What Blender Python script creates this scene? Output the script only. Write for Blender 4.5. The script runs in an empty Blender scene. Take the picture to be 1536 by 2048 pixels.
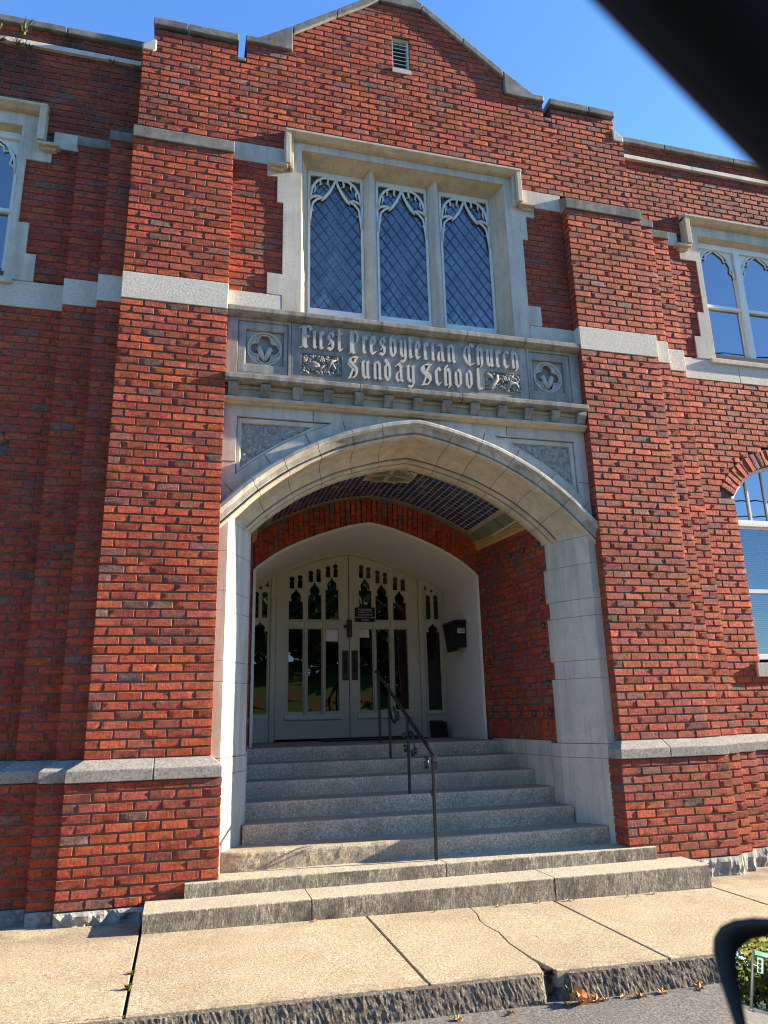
import bpy, bmesh, math, random
from mathutils import Vector, Matrix
R = math.radians
random.seed(7)
S = bpy.context.scene
COL = S.collection

# ------------------------------------------------------------------ camera
cd = bpy.data.cameras.new("camera"); cam = bpy.data.objects.new("camera", cd); COL.objects.link(cam)
cam.location = (-2.18807, -6.64110, 0.31914)
cam.rotation_euler = (1.837168, 0.0230075, -0.2578834)
cd.sensor_fit = 'HORIZONTAL'; cd.sensor_width = 36.0; cd.lens = 36.0 * 1468.23 / 1536.0
cd.clip_start = 0.02; cd.clip_end = 2000
cd.dof.use_dof = True; cd.dof.focus_distance = 8.0; cd.dof.aperture_fstop = 7.5
S.camera = cam
# ------------------------------------------------------------------ sky + sun + exposure
SUN_EL, SUN_AZ = 19.3, 5.0       # azimuth measured from +X towards the street (-Y)
W = bpy.data.worlds.new("World"); S.world = W; W.use_nodes = True
wn = W.node_tree.nodes; wl = W.node_tree.links
bg = wn['Background']; sk = wn.new('ShaderNodeTexSky'); sk.sky_type = 'NISHITA'; sk.sun_disc = False
sk.sun_elevation = R(SUN_EL); sk.sun_rotation = R(90 + SUN_AZ)
sk.altitude = 600; sk.air_density = 1.0; sk.dust_density = 0.0; sk.ozone_density = 7.0
wl.new(sk.outputs[0], bg.inputs[0]); bg.inputs[1].default_value = 0.115
sd = bpy.data.lights.new("sun", 'SUN'); sun = bpy.data.objects.new("sun", sd); COL.objects.link(sun)
sd.energy = 5.0; sd.angle = R(0.5); sd.color = (1.0, 0.86, 0.66)
sv = Vector((math.cos(R(SUN_EL)) * math.cos(R(SUN_AZ)), -math.cos(R(SUN_EL)) * math.sin(R(SUN_AZ)), math.sin(R(SUN_EL))))
sun.rotation_euler = sv.to_track_quat('Z', 'Y').to_euler(); sun.location = sv * 30
S.view_settings.view_transform = 'Standard'; S.view_settings.look = 'None'
S.view_settings.exposure = 2.1; S.view_settings.gamma = 1.0
S.render.engine = 'CYCLES'
S.cycles.max_bounces = 8; S.cycles.diffuse_bounces = 4; S.cycles.glossy_bounces = 4; S.cycles.transparent_max_bounces = 8
S.cycles.use_denoising = True; S.cycles.filter_width = 1.1

# ------------------------------------------------------------------ material helpers
class NT:
    def __init__(s, name):
        s.m = bpy.data.materials.new(name); s.m.use_nodes = True
        s.t = s.m.node_tree; s.n = s.t.nodes; s.l = s.t.links
        s.p = s.n['Principled BSDF']; s.out = s.n['Material Output']
    def new(s, t, **k):
        n = s.n.new(t)
        for a, b in k.items(): setattr(n, a, b)
        return n
    def lk(s, a, b): s.l.new(a, b)
    def coord(s, scale=(1, 1, 1)):
        if not hasattr(s, 'tc'): s.tc = s.new('ShaderNodeTexCoord')
        mp = s.new('ShaderNodeMapping'); mp.inputs['Scale'].default_value = scale
        s.lk(s.tc.outputs['Object'], mp.inputs[0]); return mp.outputs[0]
    def noise(s, sc, det=4, rough=.55, scale=(1, 1, 1), dist=0):
        n = s.new('ShaderNodeTexNoise'); n.inputs['Scale'].default_value = sc; n.inputs['Detail'].default_value = det
        n.inputs['Roughness'].default_value = rough; n.inputs['Distortion'].default_value = dist
        s.lk(s.coord(scale), n.inputs['Vector']); return n.outputs['Fac']
    def voro(s, sc, feature='F1', scale=(1, 1, 1)):
        n = s.new('ShaderNodeTexVoronoi', feature=feature); n.inputs['Scale'].default_value = sc
        s.lk(s.coord(scale), n.inputs['Vector']); return n
    def ramp(s, fac, stops, interp='LINEAR'):
        r = s.new('ShaderNodeValToRGB'); r.color_ramp.interpolation = interp
        e = r.color_ramp.elements
        while len(e) < len(stops): e.new(0.5)
        for i, (p, c) in enumerate(stops):
            e[i].position = p; e[i].color = (c, c, c, 1) if not isinstance(c, tuple) else (*c, 1)
        s.lk(fac, r.inputs[0]); return r.outputs[0]
    def mix(s, fac, a, b, bt='MIX'):
        m = s.new('ShaderNodeMix', data_type='RGBA', blend_type=bt)
        for i, v in ((0, fac), (6, a), (7, b)):
            if isinstance(v, (int, float)): m.inputs[i].default_value = v if i == 0 else (v, v, v, 1)
            elif isinstance(v, tuple): m.inputs[i].default_value = (*v, 1)
            else: s.lk(v, m.inputs[i])
        return m.outputs[2]
    def math(s, op, a, b=None):
        m = s.new('ShaderNodeMath', operation=op)
        for i, v in ((0, a), (1, b)):
            if v is None: continue
            if isinstance(v, (int, float)): m.inputs[i].default_value = v
            else: s.lk(v, m.inputs[i])
        return m.outputs[0]
    def bump(s, h, strength=.5, dist=.01, prev=None):
        b = s.new('ShaderNodeBump'); b.inputs['Strength'].default_value = strength; b.inputs['Distance'].default_value = dist
        s.lk(h, b.inputs['Height'])
        if prev is not None: s.lk(prev, b.inputs['Normal'])
        return b.outputs['Normal']
    def fin(s, col, rough=.8, normal=None, spec=.3, metal=0):
        if isinstance(col, tuple): s.p.inputs['Base Color'].default_value = (*col, 1)
        else: s.lk(col, s.p.inputs['Base Color'])
        if isinstance(rough, (int, float)): s.p.inputs['Roughness'].default_value = rough
        else: s.lk(rough, s.p.inputs['Roughness'])
        s.p.inputs['Specular IOR Level'].default_value = spec; s.p.inputs['Metallic'].default_value = metal
        if normal is not None: s.lk(normal, s.p.inputs['Normal'])
        return s.m
    def z(s):
        if not hasattr(s, 'sep'):
            g = s.new('ShaderNodeNewGeometry'); s.sep = s.new('ShaderNodeSeparateXYZ'); s.lk(g.outputs['Position'], s.sep.inputs[0])
        return s.sep.outputs

def brick_mat(name, soot=True, tint=1.0, rough_bump=1.0, dark=0.0):
    a = NT(name)
    g = a.new('ShaderNodeNewGeometry')
    t = tint
    base = a.ramp(g.outputs['Random Per Island'], [
        (0.00, (.31*t, .056*t, .022*t)), (.20, (.37*t, .072*t, .027*t)), (.38, (.26*t, .043*t, .020*t)), (.56, (.33*t, .064*t, .028*t)),
        (.72, (.235*t, .040*t, .024*t)), (.84-dark, (.28*t, .066*t, .040*t)), (.92-dark, (.205*t, .060*t, .046*t)), (.97-dark, (.185*t, .080*t, .060*t)), (1.0, (.14*t, .084*t, .068*t))])
    big = a.noise(.9, 6, .7); base = a.mix(.8, base, a.ramp(big, [(.30, .66), (.48, 1.0), (.66, 1.15)]), 'MULTIPLY')
    v1 = a.noise(15, 5, .65, (1, 1, 1.8)); v2 = a.noise(48, 4, .75)
    c = a.mix(.85, base, a.ramp(v1, [(.30, .40), (.50, 1.0), (.70, 1.30)]), 'MULTIPLY')
    c = a.mix(.70, c, a.ramp(v2, [(.34, .45), (.5, 1.0), (.66, 1.35)]), 'MULTIPLY')
    if soot:
        x, y, z = a.z()
        hi = a.ramp(a.math('DIVIDE', a.math('SUBTRACT', z, 5.1), 2.1), [(0, 0.), (.45, .35), (1, 1.)])
        n = a.ramp(a.noise(1.1, 6, .72, (1, 1, 1)), [(.40, 0.), (.62, 1.)])
        wing = a.ramp(a.math('DIVIDE', a.math('SUBTRACT', a.math('ABSOLUTE', x), 2.2), 1.4), [(0, .12), (1, 1.)])
        f = a.math('MULTIPLY', a.math('MULTIPLY', hi, n), wing)
        c = a.mix(a.math('MULTIPLY', f, .88), c, (.026, .020, .018))
        lo = a.ramp(a.math('ADD', z, 1.16), [(0, .75), (.16, 0.)])
        lo = a.math('MULTIPLY', lo, a.ramp(a.noise(5, 3), [(.42, 0.), (.6, 1.)]))
        c = a.mix(lo, c, (.10, .095, .03))
        pl = a.ramp(a.math('DIVIDE', a.math('ADD', z, .60), .44), [(0, 0.), (.97, .5), (1, 0.)])
        pl = a.math('MULTIPLY', pl, a.ramp(a.noise(2.6, 4), [(.40, 0.), (.6, 1.)]))
        c = a.mix(pl, c, (.075, .035, .03))
    b1 = a.noise(38, 6, .75, (1, 1, .7)); b2 = a.noise(110, 3, .7)
    nn = a.bump(b1, .95 * rough_bump, .022)
    nn = a.bump(b2, .7 * rough_bump, .006, nn)
    return a.fin(c, .82, nn, .22)

def mortar_mat(name, c=(.15, .125, .092)):
    a = NT(name); n = a.noise(60, 5, .7)
    return a.fin(a.mix(.6, c, a.ramp(n, [(.3, .55), (.7, 1.25)]), 'MULTIPLY'), .95, a.bump(n, .5, .006), .1)

def stone_mat(name, base=(.50, .47, .41), grime=(.20, .19, .17), amount=.5, gscale=2.2, bump=.25, speck=.25, streak=0.0, fine=220):
    a = NT(name)
    n = a.noise(gscale, 6, .68, dist=.6); m = a.ramp(n, [(.5 - .16, 0.), (.5 + .22, 1.)])
    c = a.mix(a.math('MULTIPLY', m, amount), base, grime)
    if streak > 0:
        st = a.ramp(a.noise(6, 5, .65, (1.6, 1.6, .12)), [(.46, 0.), (.62, 1.)])
        c = a.mix(a.math('MULTIPLY', st, streak), c, grime)
    s = a.noise(fine * .30, 4, .8)
    c = a.mix(speck, c, a.ramp(s, [(.33, .30), (.5, 1.), (.67, 1.6)]), 'MULTIPLY')
    blot = a.ramp(a.noise(gscale * 4.3, 6, .75, (1, 1, .55)), [(.50, 0.), (.70, 1.)]); c = a.mix(a.math('MULTIPLY', blot, amount * .55), c, grime)
    nn = a.bump(a.noise(fine * .25, 6, .8), bump, .010)
    return a.fin(c, .88, nn, .2)

def granite_mat(name, base=(.36, .35, .325), stain=.6, bump=.35, tread=0.0):
    a = NT(name)
    s = a.noise(62, 3, .85); s2 = a.noise(140, 2, .7)
    c = a.mix(.80, base, a.ramp(s, [(.34, .30), (.47, .85), (.54, 1.05), (.66, 1.75)]), 'MULTIPLY')
    c = a.mix(.5, c, a.ramp(s2, [(.35, .45), (.62, 1.4)]), 'MULTIPLY')
    g = a.new('ShaderNodeNewGeometry'); sp = a.new('ShaderNodeSeparateXYZ'); a.lk(g.outputs['True Normal'], sp.inputs[0])
    vert = a.ramp(a.math('ABSOLUTE', sp.outputs[2]), [(.3, 1.), (.7, 0.)])
    st = a.ramp(a.noise(2.2, 7, .72, (1.0, 1.0, .8)), [(.44, 0.), (.66, 1.)])
    st2 = a.ramp(a.noise(85, 4, .75, (1.0, 1.0, .22)), [(.38, 0.), (.60, 1.)])
    c = a.mix(a.math('MULTIPLY', a.math('MULTIPLY', st, vert), stain), c, (.055, .045, .036))
    c = a.mix(a.math('MULTIPLY', a.math('MULTIPLY', st2, vert), stain * .8), c, (.07, .062, .048))
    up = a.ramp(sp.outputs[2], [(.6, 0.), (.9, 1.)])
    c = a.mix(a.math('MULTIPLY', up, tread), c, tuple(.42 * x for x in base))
    n3 = a.ramp(a.noise(1.6, 6, .7), [(.42, 0.), (.7, 1.)])
    c = a.mix(a.math('MULTIPLY', n3, .4), c, tuple(.55 * x for x in base))
    nn = a.bump(a.noise(60, 5, .8, (1, 1, .6)), bump, .008)
    return a.fin(c, .85, nn, .25)

M = {}
M['brick'] = brick_mat('red_textured_brick', tint=1.16)
M['brick_porch'] = brick_mat('porch_brick', soot=False, tint=1.25, rough_bump=.7, dark=.12)
M['mortar'] = mortar_mat('mortar')
M['mortar_dark'] = mortar_mat('dark_mortar', (.12, .095, .08))
M['lime'] = stone_mat('limestone', (.55, .495, .40), (.25, .225, .18), .5, 1.6, .2, .13, streak=.42)
M['lime_band'] = stone_mat('tooled_limestone', (.52, .48, .40), (.38, .35, .29), .4, 2.5, .8, .32, fine=170)
M['lime_warm'] = stone_mat('moulded_limestone', (.54, .455, .325), (.25, .21, .155), .5, 2.6, .22, .15, streak=.35)  # tan of bounced sunlight is put into this stone's colour
M['hood'] = stone_mat('hood_limestone', (.50, .47, .40), (.16, .15, .13), .75, 3.4, .3, .25, streak=.5)
M['lime_dirty'] = stone_mat('weathered_limestone', (.34, .31, .25), (.085, .075, .06), .8, 3.2, .45, .35, streak=.55)
M['coping'] = stone_mat('coping_stone', (.25, .235, .20), (.055, .05, .045), .85, 3.0, .5, .4, streak=.35)
M['frieze'] = stone_mat('frieze_limestone', (.38, .36, .315), (.13, .12, .105), .75, 2.4, .3, .24, streak=.5)
M['letter'] = stone_mat('carved_limestone', (.47, .435, .37), (.27, .25, .21), .35, 7, .3, .25)
M['rough'] = stone_mat('hammered_limestone', (.40, .38, .33), (.14, .13, .115), .7, 30, 1.0, .55, fine=70)
M['frieze_dark'] = stone_mat('dark_limestone', (.12, .113, .10), (.05, .047, .042), .6, 12, .3, .3)  # darker stone for the ground behind the carved foliage
M['plinthcap'] = stone_mat('granite_cap', (.31, .29, .25), (.13, .12, .105), .5, 4, .7, .75, fine=190)
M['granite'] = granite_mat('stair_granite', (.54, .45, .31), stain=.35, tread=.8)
M['granite_old'] = granite_mat('weathered_granite', (.44, .385, .28), stain=1.0, bump=.7)
M['rockface'] = stone_mat('rock_faced_granite', (.34, .325, .29), (.10, .10, .10), .7, 7, .9, .5, fine=60)
M['stucco'] = stone_mat('white_plaster', (.70, .66, .58), (.57, .53, .46), .5, 1.5, .12, .10)

def plain(name, col, rough=.5, spec=.5, metal=0, bumpn=None):
    a = NT(name)
    n = a.noise(7, 4, .6); c = a.mix(.35, col, a.ramp(n, [(.3, .78), (.7, 1.12)]), 'MULTIPLY')
    nn = a.bump(a.noise(bumpn[0], 4, .6), bumpn[1], .004) if bumpn else None
    return a.fin(c, rough, nn, spec, metal)
M['paint'] = plain('cream_door_paint', (.50, .465, .33), .42, .5, 0, (40, .08))
M['white_paint'] = plain('pale_window_paint', (.64, .65, .60), .5, .4, 0, (40, .1))
M['white_frame'] = plain('pale_sash_paint', (.62, .62, .54), .5, .4, 0, (40, .1))
M['iron'] = plain('black_iron_paint', (.012, .012, .015), .32, .5, 0, (90, .15))
M['black'] = plain('black_metal', (.007, .007, .007), .5, .3)
M['bronze'] = plain('dark_bronze', (.035, .022, .016), .45, .5, .3)
M['paper'] = plain('white_paper', (.72, .72, .70), .8, .2)
M['signblack'] = plain('black_sign_face', (.008, .008, .008), .5, .3)
M['signwhite'] = plain('white_lettering', (.62, .62, .60), .6, .2)
M['lead'] = plain('lead_came', (.11, .12, .125), .45, .5, .2)
M['cornice_tan'] = stone_mat('terracotta_trim', (.66, .42, .18), (.26, .14, .05), .6, 14, .5, .3)
M['tile_cream'] = stone_mat('cream_tile_trim', (.52, .42, .27), (.26, .20, .12), .6, 9, .3, .3)
def tile_mat(name, stops, rough=.2):
    a = NT(name); g = a.new('ShaderNodeNewGeometry')
    c = a.ramp(g.outputs['Random Per Island'], stops)
    return a.fin(c, rough, a.bump(a.noise(60, 3), .12, .004), .5)
M['tile_blue'] = tile_mat('blue_glazed_tile', [(0, (.014, .036, .115)), (.45, (.020, .052, .165)), (.80, (.011, .026, .07)), (.90, (.09, .095, .11)), (.96, (.17, .165, .14)), (1, (.03, .045, .11))])
M['tile_green'] = tile_mat('green_glazed_tile', [(0, (.11, .155, .10)), (.5, (.16, .20, .13)), (1, (.20, .22, .14))], .3)
M['grout'] = plain('pale_grout', (.58, .56, .46), .9, .1)
M['accent'] = tile_mat('accent_tile', [(0, (.03, .02, .015)), (1, (.05, .035, .025))], .35)
M['accent_flower'] = plain('accent_flower', (.17, .14, .10), .6, .3)

def glass_mat(name, ior, base=(.006, .008, .010), wob=.02, wscale=3.0, rough=.005):
    a = NT(name)
    a.p.inputs['IOR'].default_value = ior
    nn = a.bump(a.noise(wscale, 2, .5), wob, .05)
    return a.fin(base, rough, nn, .5)
def lead_glass():
    a = NT('leaded_glass'); a.p.inputs['IOR'].default_value = 2.2
    g = a.new('ShaderNodeNewGeometry'); c = a.ramp(g.outputs['Random Per Island'], [(0, (.003, .005, .008)), (.5, (.010, .018, .028)), (.85, (.022, .040, .060)), (1, (.05, .085, .12))])
    return a.fin(c, a.ramp(g.outputs['Random Per Island'], [(0, .01), (.6, .03), (1, .10)]), a.bump(a.noise(9, 3, .5), .10, .05), .5)
M['glass_lead'] = lead_glass()
M['glass_wing'] = glass_mat('wing_glass', 2.9, (.02, .025, .03), .015, 2)
M['glass_door'] = glass_mat('door_glass', 1.78, (.003, .003, .003), .035, 3)
def see_glass(name, fac):
    a = NT(name); tr = a.new('ShaderNodeBsdfTransparent'); gl = a.new('ShaderNodeBsdfGlossy'); gl.inputs['Roughness'].default_value = .01
    tr.inputs[0].default_value = (.75, .78, .80, 1)
    mx = a.new('ShaderNodeMixShader'); mx.inputs[0].default_value = fac
    nn = a.bump(a.noise(2.5, 2, .5), .02, .05); a.lk(nn, gl.inputs['Normal'])
    a.lk(tr.outputs[0], mx.inputs[1]); a.lk(gl.outputs[0], mx.inputs[2]); a.lk(mx.outputs[0], a.out.inputs[0]); return a.m
M['glass_clear'] = see_glass('clear_window_glass', .10)
M['blind'] = plain('window_blind', (.50, .45, .34), .7, .2)
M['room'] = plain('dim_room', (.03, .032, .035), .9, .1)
def mirror_mat():
    a = NT('mirror_glass'); return a.fin((.85, .88, .88), .0, None, .5, 1.0)
M['mirror'] = mirror_mat()
M['trim'] = plain('black_car_trim', (.004, .0038, .004), .6, .3, 0, (400, .2))
M['housing'] = plain('dark_mirror_plastic', (.010, .008, .008), .45, .4)
M['carpaint'] = plain('dark_blue_car_paint', (.02, .03, .06), .18, .6)
M['chrome'] = plain('bright_trim', (.6, .6, .6), .15, .5, 1)
M['tyre'] = plain('tyre_rubber', (.012, .012, .012), .8, .2)

def concrete_mat():
    a = NT('exposed_aggregate_concrete')
    v = a.noise(58, 4, .85); v2 = a.noise(125, 3, .75)
    c = a.mix(.90, (.42, .34, .225), a.ramp(v, [(.33, .25), (.45, .85), (.55, 1.1), (.68, 1.8)]), 'MULTIPLY')
    c = a.mix(.6, c, a.ramp(v2, [(.34, .45), (.62, 1.4)]), 'MULTIPLY')
    n = a.ramp(a.noise(1.3, 6, .68), [(.40, 0.), (.66, 1.)]); c = a.mix(a.math('MULTIPLY', n, .42), c, (.20, .16, .11))
    n2 = a.ramp(a.noise(.7, 3, .6), [(.5, 0.), (.7, 1.)]); c = a.mix(a.math('MULTIPLY', n2, .25), c, (.46, .37, .22))
    sp = a.ramp(a.noise(9, 5, .7), [(.66, 0.), (.71, 1.)]); c = a.mix(a.math('MULTIPLY', sp, .55), c, (.11, .09, .065))
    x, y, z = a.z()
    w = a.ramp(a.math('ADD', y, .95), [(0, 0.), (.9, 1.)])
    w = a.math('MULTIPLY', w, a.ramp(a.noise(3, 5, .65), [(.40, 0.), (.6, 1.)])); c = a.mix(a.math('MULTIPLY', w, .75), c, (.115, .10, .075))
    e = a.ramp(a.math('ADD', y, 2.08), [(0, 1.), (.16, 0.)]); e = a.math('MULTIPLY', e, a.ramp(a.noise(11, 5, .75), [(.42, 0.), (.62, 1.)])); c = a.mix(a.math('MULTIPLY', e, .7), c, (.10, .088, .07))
    return a.fin(c, .9, a.bump(v, .75, .008), .2)
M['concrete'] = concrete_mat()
def kerb_mat():
    a = NT('broken_kerb_concrete')
    n = a.noise(34, 5, .8); n2 = a.noise(90, 3, .8)
    c = a.mix(.85, (.14, .12, .095), a.ramp(n, [(.34, .20), (.5, .9), (.60, 1.5), (.72, 3.0)]), 'MULTIPLY')
    c = a.mix(.6, c, a.ramp(n2, [(.34, .4), (.64, 1.7)]), 'MULTIPLY')
    return a.fin(c, .95, a.bump(n, .8, .012), .1)
M['kerb'] = kerb_mat()
def asphalt_mat():
    a = NT('asphalt'); v = a.noise(62, 4, .85)
    c = a.mix(.92, (.145, .135, .12), a.ramp(v, [(.33, .30), (.5, .95), (.67, 2.2)]), 'MULTIPLY')
    n = a.ramp(a.noise(1.1, 6, .7), [(.42, 0.), (.68, 1.)]); c = a.mix(a.math('MULTIPLY', n, .35), c, (.075, .07, .065))
    return a.fin(c, .9, a.bump(v, .7, .008), .2)
M['asphalt'] = asphalt_mat()
M['soil'] = plain('joint_soil', (.03, .026, .02), .95, .1)
def leafy(name, stops, trans=False):
    a = NT(name); g = a.new('ShaderNodeNewGeometry'); return a.fin(a.ramp(g.outputs['Random Per Island'], stops), .6, None, .25)
M['grass'] = NT('grass_bank').fin((.09, .13, .025), .9, None, .1)
M['dry'] = leafy('autumn_leaf', [(0, (.42, .12, .03)), (.5, (.50, .20, .06)), (.8, (.38, .25, .10)), (1, (.55, .35, .16))])
M['weed'] = leafy('weed_blades', [(0, (.05, .07, .018)), (.5, (.10, .105, .03)), (1, (.17, .15, .06))])
M['foliage'] = leafy('tree_foliage', [(0, (.035, .06, .012)), (.6, (.07, .10, .02)), (1, (.12, .14, .03))])
M['foliage_gold'] = leafy('golden_foliage', [(0, (.03, .045, .008)), (.5, (.085, .085, .014)), (1, (.15, .12, .022))])
M['bark'] = plain('bark', (.06, .045, .03), .9, .1)
M['bluepaint'] = plain('pale_blue_car_paint', (.30, .36, .42), .2, .6)
M['green_sign'] = plain('green_sign', (.02, .16, .06), .5, .3)
M['wood_pole'] = plain('wood_pole', (.10, .075, .05), .9, .1)

# ------------------------------------------------------------------ mesh helpers
class MB:
    def __init__(s): s.v = []; s.f = []; s.sm = []
    def add(s, vs, fs, smooth=False):
        o = len(s.v); s.v += [tuple(p) for p in vs]
        for f in fs: s.f.append(tuple(i + o for i in f)); s.sm.append(smooth)
        return s
    def box(s, x0, x1, y0, y1, z0, z1):
        return s.add([(x0, y0, z0), (x1, y0, z0), (x1, y1, z0), (x0, y1, z0), (x0, y0, z1), (x1, y0, z1), (x1, y1, z1), (x0, y1, z1)],
                     [(0, 3, 2, 1), (4, 5, 6, 7), (0, 1, 5, 4), (1, 2, 6, 5), (2, 3, 7, 6), (3, 0, 4, 7)])
    def prism(s, poly, a, b, plane='xz', smooth=False):
        n = len(poly)
        def pt(u, w, d):
            return {'xz': (u, d, w), 'yz': (d, u, w), 'xy': (u, w, d)}[plane]
        vs = [pt(u, w, a) for u, w in poly] + [pt(u, w, b) for u, w in poly]
        fs = [tuple(range(n)), tuple(range(2 * n - 1, n - 1, -1))] + [(i, i + n, (i + 1) % n + n, (i + 1) % n) for i in range(n)]
        return s.add(vs, fs, smooth)
    def hull8(s, p):          # 8 corner points like box ordering
        return s.add(p, [(0, 3, 2, 1), (4, 5, 6, 7), (0, 1, 5, 4), (1, 2, 6, 5), (2, 3, 7, 6), (3, 0, 4, 7)])
    def tube(s, path, r, n=8, closed=False, flat=1.0, smooth=True, up=Vector((0, 1, 0))):
        P = [Vector(p) for p in path]; m = len(P); vs = []; fs = []
        for i, p in enumerate(P):
            t = (P[(i + 1) % m] - P[i - 1]) if closed else (P[min(i + 1, m - 1)] - P[max(i - 1, 0)])
            t.normalize(); u = up if abs(t.dot(up)) < .95 else Vector((1, 0, 0))
            a = t.cross(u).normalized(); b = a.cross(t).normalized()
            rr = r[i] if isinstance(r, (list, tuple)) else r
            for k in range(n):
                th = 2 * math.pi * (k + .5) / n
                vs.append(p + a * math.cos(th) * rr + b * math.sin(th) * rr * flat)
        segs = m if closed else m - 1
        for i in range(segs):
            for k in range(n):
                j = (i + 1) % m
                fs.append((i * n + k, i * n + (k + 1) % n, j * n + (k + 1) % n, j * n + k))
        if not closed: fs += [tuple(range(n - 1, -1, -1)), tuple(range((m - 1) * n, m * n))]
        return s.add(vs, fs, smooth)
    def sweep(s, path, normals, profile, smooth=False, closed=True):
        """path: (x,z) points, normals: (x,z); profile: (d,y) points"""
        n = len(profile); vs = []; fs = []
        for (x, z), (nx, nz) in zip(path, normals):
            for d, y in profile: vs.append((x + nx * d, y, z + nz * d))
        for i in range(len(path) - 1):
            for k in range(n if closed else n - 1):
                fs.append((i * n + k, i * n + (k + 1) % n, (i + 1) * n + (k + 1) % n, (i + 1) * n + k))
        if closed: fs += [tuple(range(n - 1, -1, -1)), tuple(range((len(path) - 1) * n, len(path) * n))]
        return s.add(vs, fs, smooth)
    def ellipsoid(s, c, r, rot=0, n=8, m=5):
        vs = []; fs = []
        for i in range(m + 1):
            ph = math.pi * i / m
            for k in range(n):
                th = 2 * math.pi * k / n
                x, y, z = r[0] * math.sin(ph) * math.cos(th), r[1] * math.sin(ph) * math.sin(th), r[2] * math.cos(ph)
                x, z = x * math.cos(rot) - z * math.sin(rot), x * math.sin(rot) + z * math.cos(rot)
                vs.append((c[0] + x, c[1] + y, c[2] + z))
        for i in range(m):
            for k in range(n): fs.append((i * n + k, i * n + (k + 1) % n, (i + 1) * n + (k + 1) % n, (i + 1) * n + k))
        return s.add(vs, fs, True)
    def build(s, name, mat, parent=None, bevel=0, seg=2, recalc=True, sharp=0):
        me = bpy.data.meshes.new(name); me.from_pydata(s.v, [], s.f)
        me.polygons.foreach_set('use_smooth', s.sm)
        if recalc:
            b = bmesh.new(); b.from_mesh(me); bmesh.ops.recalc_face_normals(b, faces=b.faces); b.to_mesh(me); b.free()
        me.materials.append(mat if not isinstance(mat, str) else M[mat]); me.update()
        if sharp or (isinstance(mat, str) and mat.startswith('brick')): me.set_sharp_from_angle(angle=R(sharp or 24))
        return link(name, me, parent, bevel, seg)

def link(name, me, parent=None, bevel=0, seg=2):
    o = bpy.data.objects.new(name, me); COL.objects.link(o)
    if parent is not None: attach(o, parent)
    if bevel:
        md = o.modifiers.new('bevel', 'BEVEL'); md.width = bevel; md.segments = seg; md.limit_method = 'ANGLE'; md.angle_limit = R(35)
    return o
def wmat(o):
    m = Matrix.LocRotScale(o.location, o.rotation_euler, o.scale)
    return (wmat(o.parent) @ o.matrix_parent_inverse @ m) if o.parent else m
def attach(o, p):
    o.parent = p; o.matrix_parent_inverse = wmat(p).inverted()
def tag(o, label=None, cat=None, group=None, kind=None):
    if label: o['label'] = label
    if cat: o['category'] = cat
    if group: o['group'] = group
    if kind: o['kind'] = kind
    return o
def thing(name, label, cat, loc=(0, 0, 0), group=None):
    o = bpy.data.objects.new(name, None); COL.objects.link(o); o.location = loc; o.empty_display_size = .2
    return tag(o, label, cat, group)

def plate(name, outline, holes, y, thick, bevel, mat, parent=None):
    """flat carved plate in the XZ plane: outline + holes as (x,z) polygons; front face at y, going back by thick"""
    cu = bpy.data.curves.new('tmp', 'CURVE'); cu.dimensions = '2D'; cu.fill_mode = 'BOTH'
    for poly in [outline] + holes:
        sp = cu.splines.new('POLY'); sp.points.add(len(poly) - 1); sp.use_cyclic_u = True
        for p, q in zip(sp.points, poly): p.co = (q[0], q[1], 0, 1)
    cu.bevel_depth = bevel; cu.bevel_resolution = 1; cu.offset = -bevel; cu.extrude = max(thick / 2 - bevel, 0)
    ob = bpy.data.objects.new('tmp', cu); COL.objects.link(ob)
    dg = bpy.context.evaluated_depsgraph_get(); dg.update()
    me = bpy.data.meshes.new_from_object(ob.evaluated_get(dg))
    bpy.data.objects.remove(ob); bpy.data.curves.remove(cu)
    me.name = name
    for v in me.vertices:
        x, z, d = v.co; v.co = (x, y + thick / 2 - d, z)
    me.materials.clear(); me.materials.append(M[mat] if isinstance(mat, str) else mat)
    for p in me.polygons: p.use_smooth = False
    return link(name, me, parent)

def text_mesh(name, body, size, loc, mat, parent, align='CENTER', rotz=0, ext=.0015, sx=1.0):
    cu = bpy.data.curves.new('tmp', 'FONT'); cu.body = body; cu.size = size; cu.align_x = align; cu.align_y = 'CENTER'; cu.extrude = ext
    ob = bpy.data.objects.new('tmp', cu); COL.objects.link(ob)
    dg = bpy.context.evaluated_depsgraph_get(); dg.update()
    me = bpy.data.meshes.new_from_object(ob.evaluated_get(dg))
    bpy.data.objects.remove(ob); bpy.data.curves.remove(cu)
    c, s_ = math.cos(rotz), math.sin(rotz)
    for v in me.vertices:
        x, z, d = v.co; x *= sx
        X, Y = x * c + d * s_, x * s_ - d * c
        v.co = (loc[0] + X, loc[1] + Y, loc[2] + z)
    me.materials.clear(); me.materials.append(M[mat]); return link(name, me, parent)

def lerp_poly(pts, n):
    """smooth (Catmull-Rom) resample of (x,z) points"""
    out = []
    P = [pts[0]] + list(pts) + [pts[-1]]
    for i in range(1, len(P) - 2):
        for k in range(n):
            t = k / n; p0, p1, p2, p3 = P[i - 1], P[i], P[i + 1], P[i + 2]
            out.append(tuple(.5 * (2 * b + (c - a) * t + (2 * a - 5 * b + 4 * c - d) * t * t + (-a + 3 * b - 3 * c + d) * t ** 3) for a, b, c, d in zip(p0, p1, p2, p3)))
    out.append(tuple(pts[-1])); return out
def interp(pts, x):
    pts = sorted(pts)
    if x <= pts[0][0]: return pts[0][1]
    for (a, b), (c, d) in zip(pts, pts[1:]):
        if x <= c: return b + (d - b) * (x - a) / (c - a + 1e-9)
    return pts[-1][1]

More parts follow.
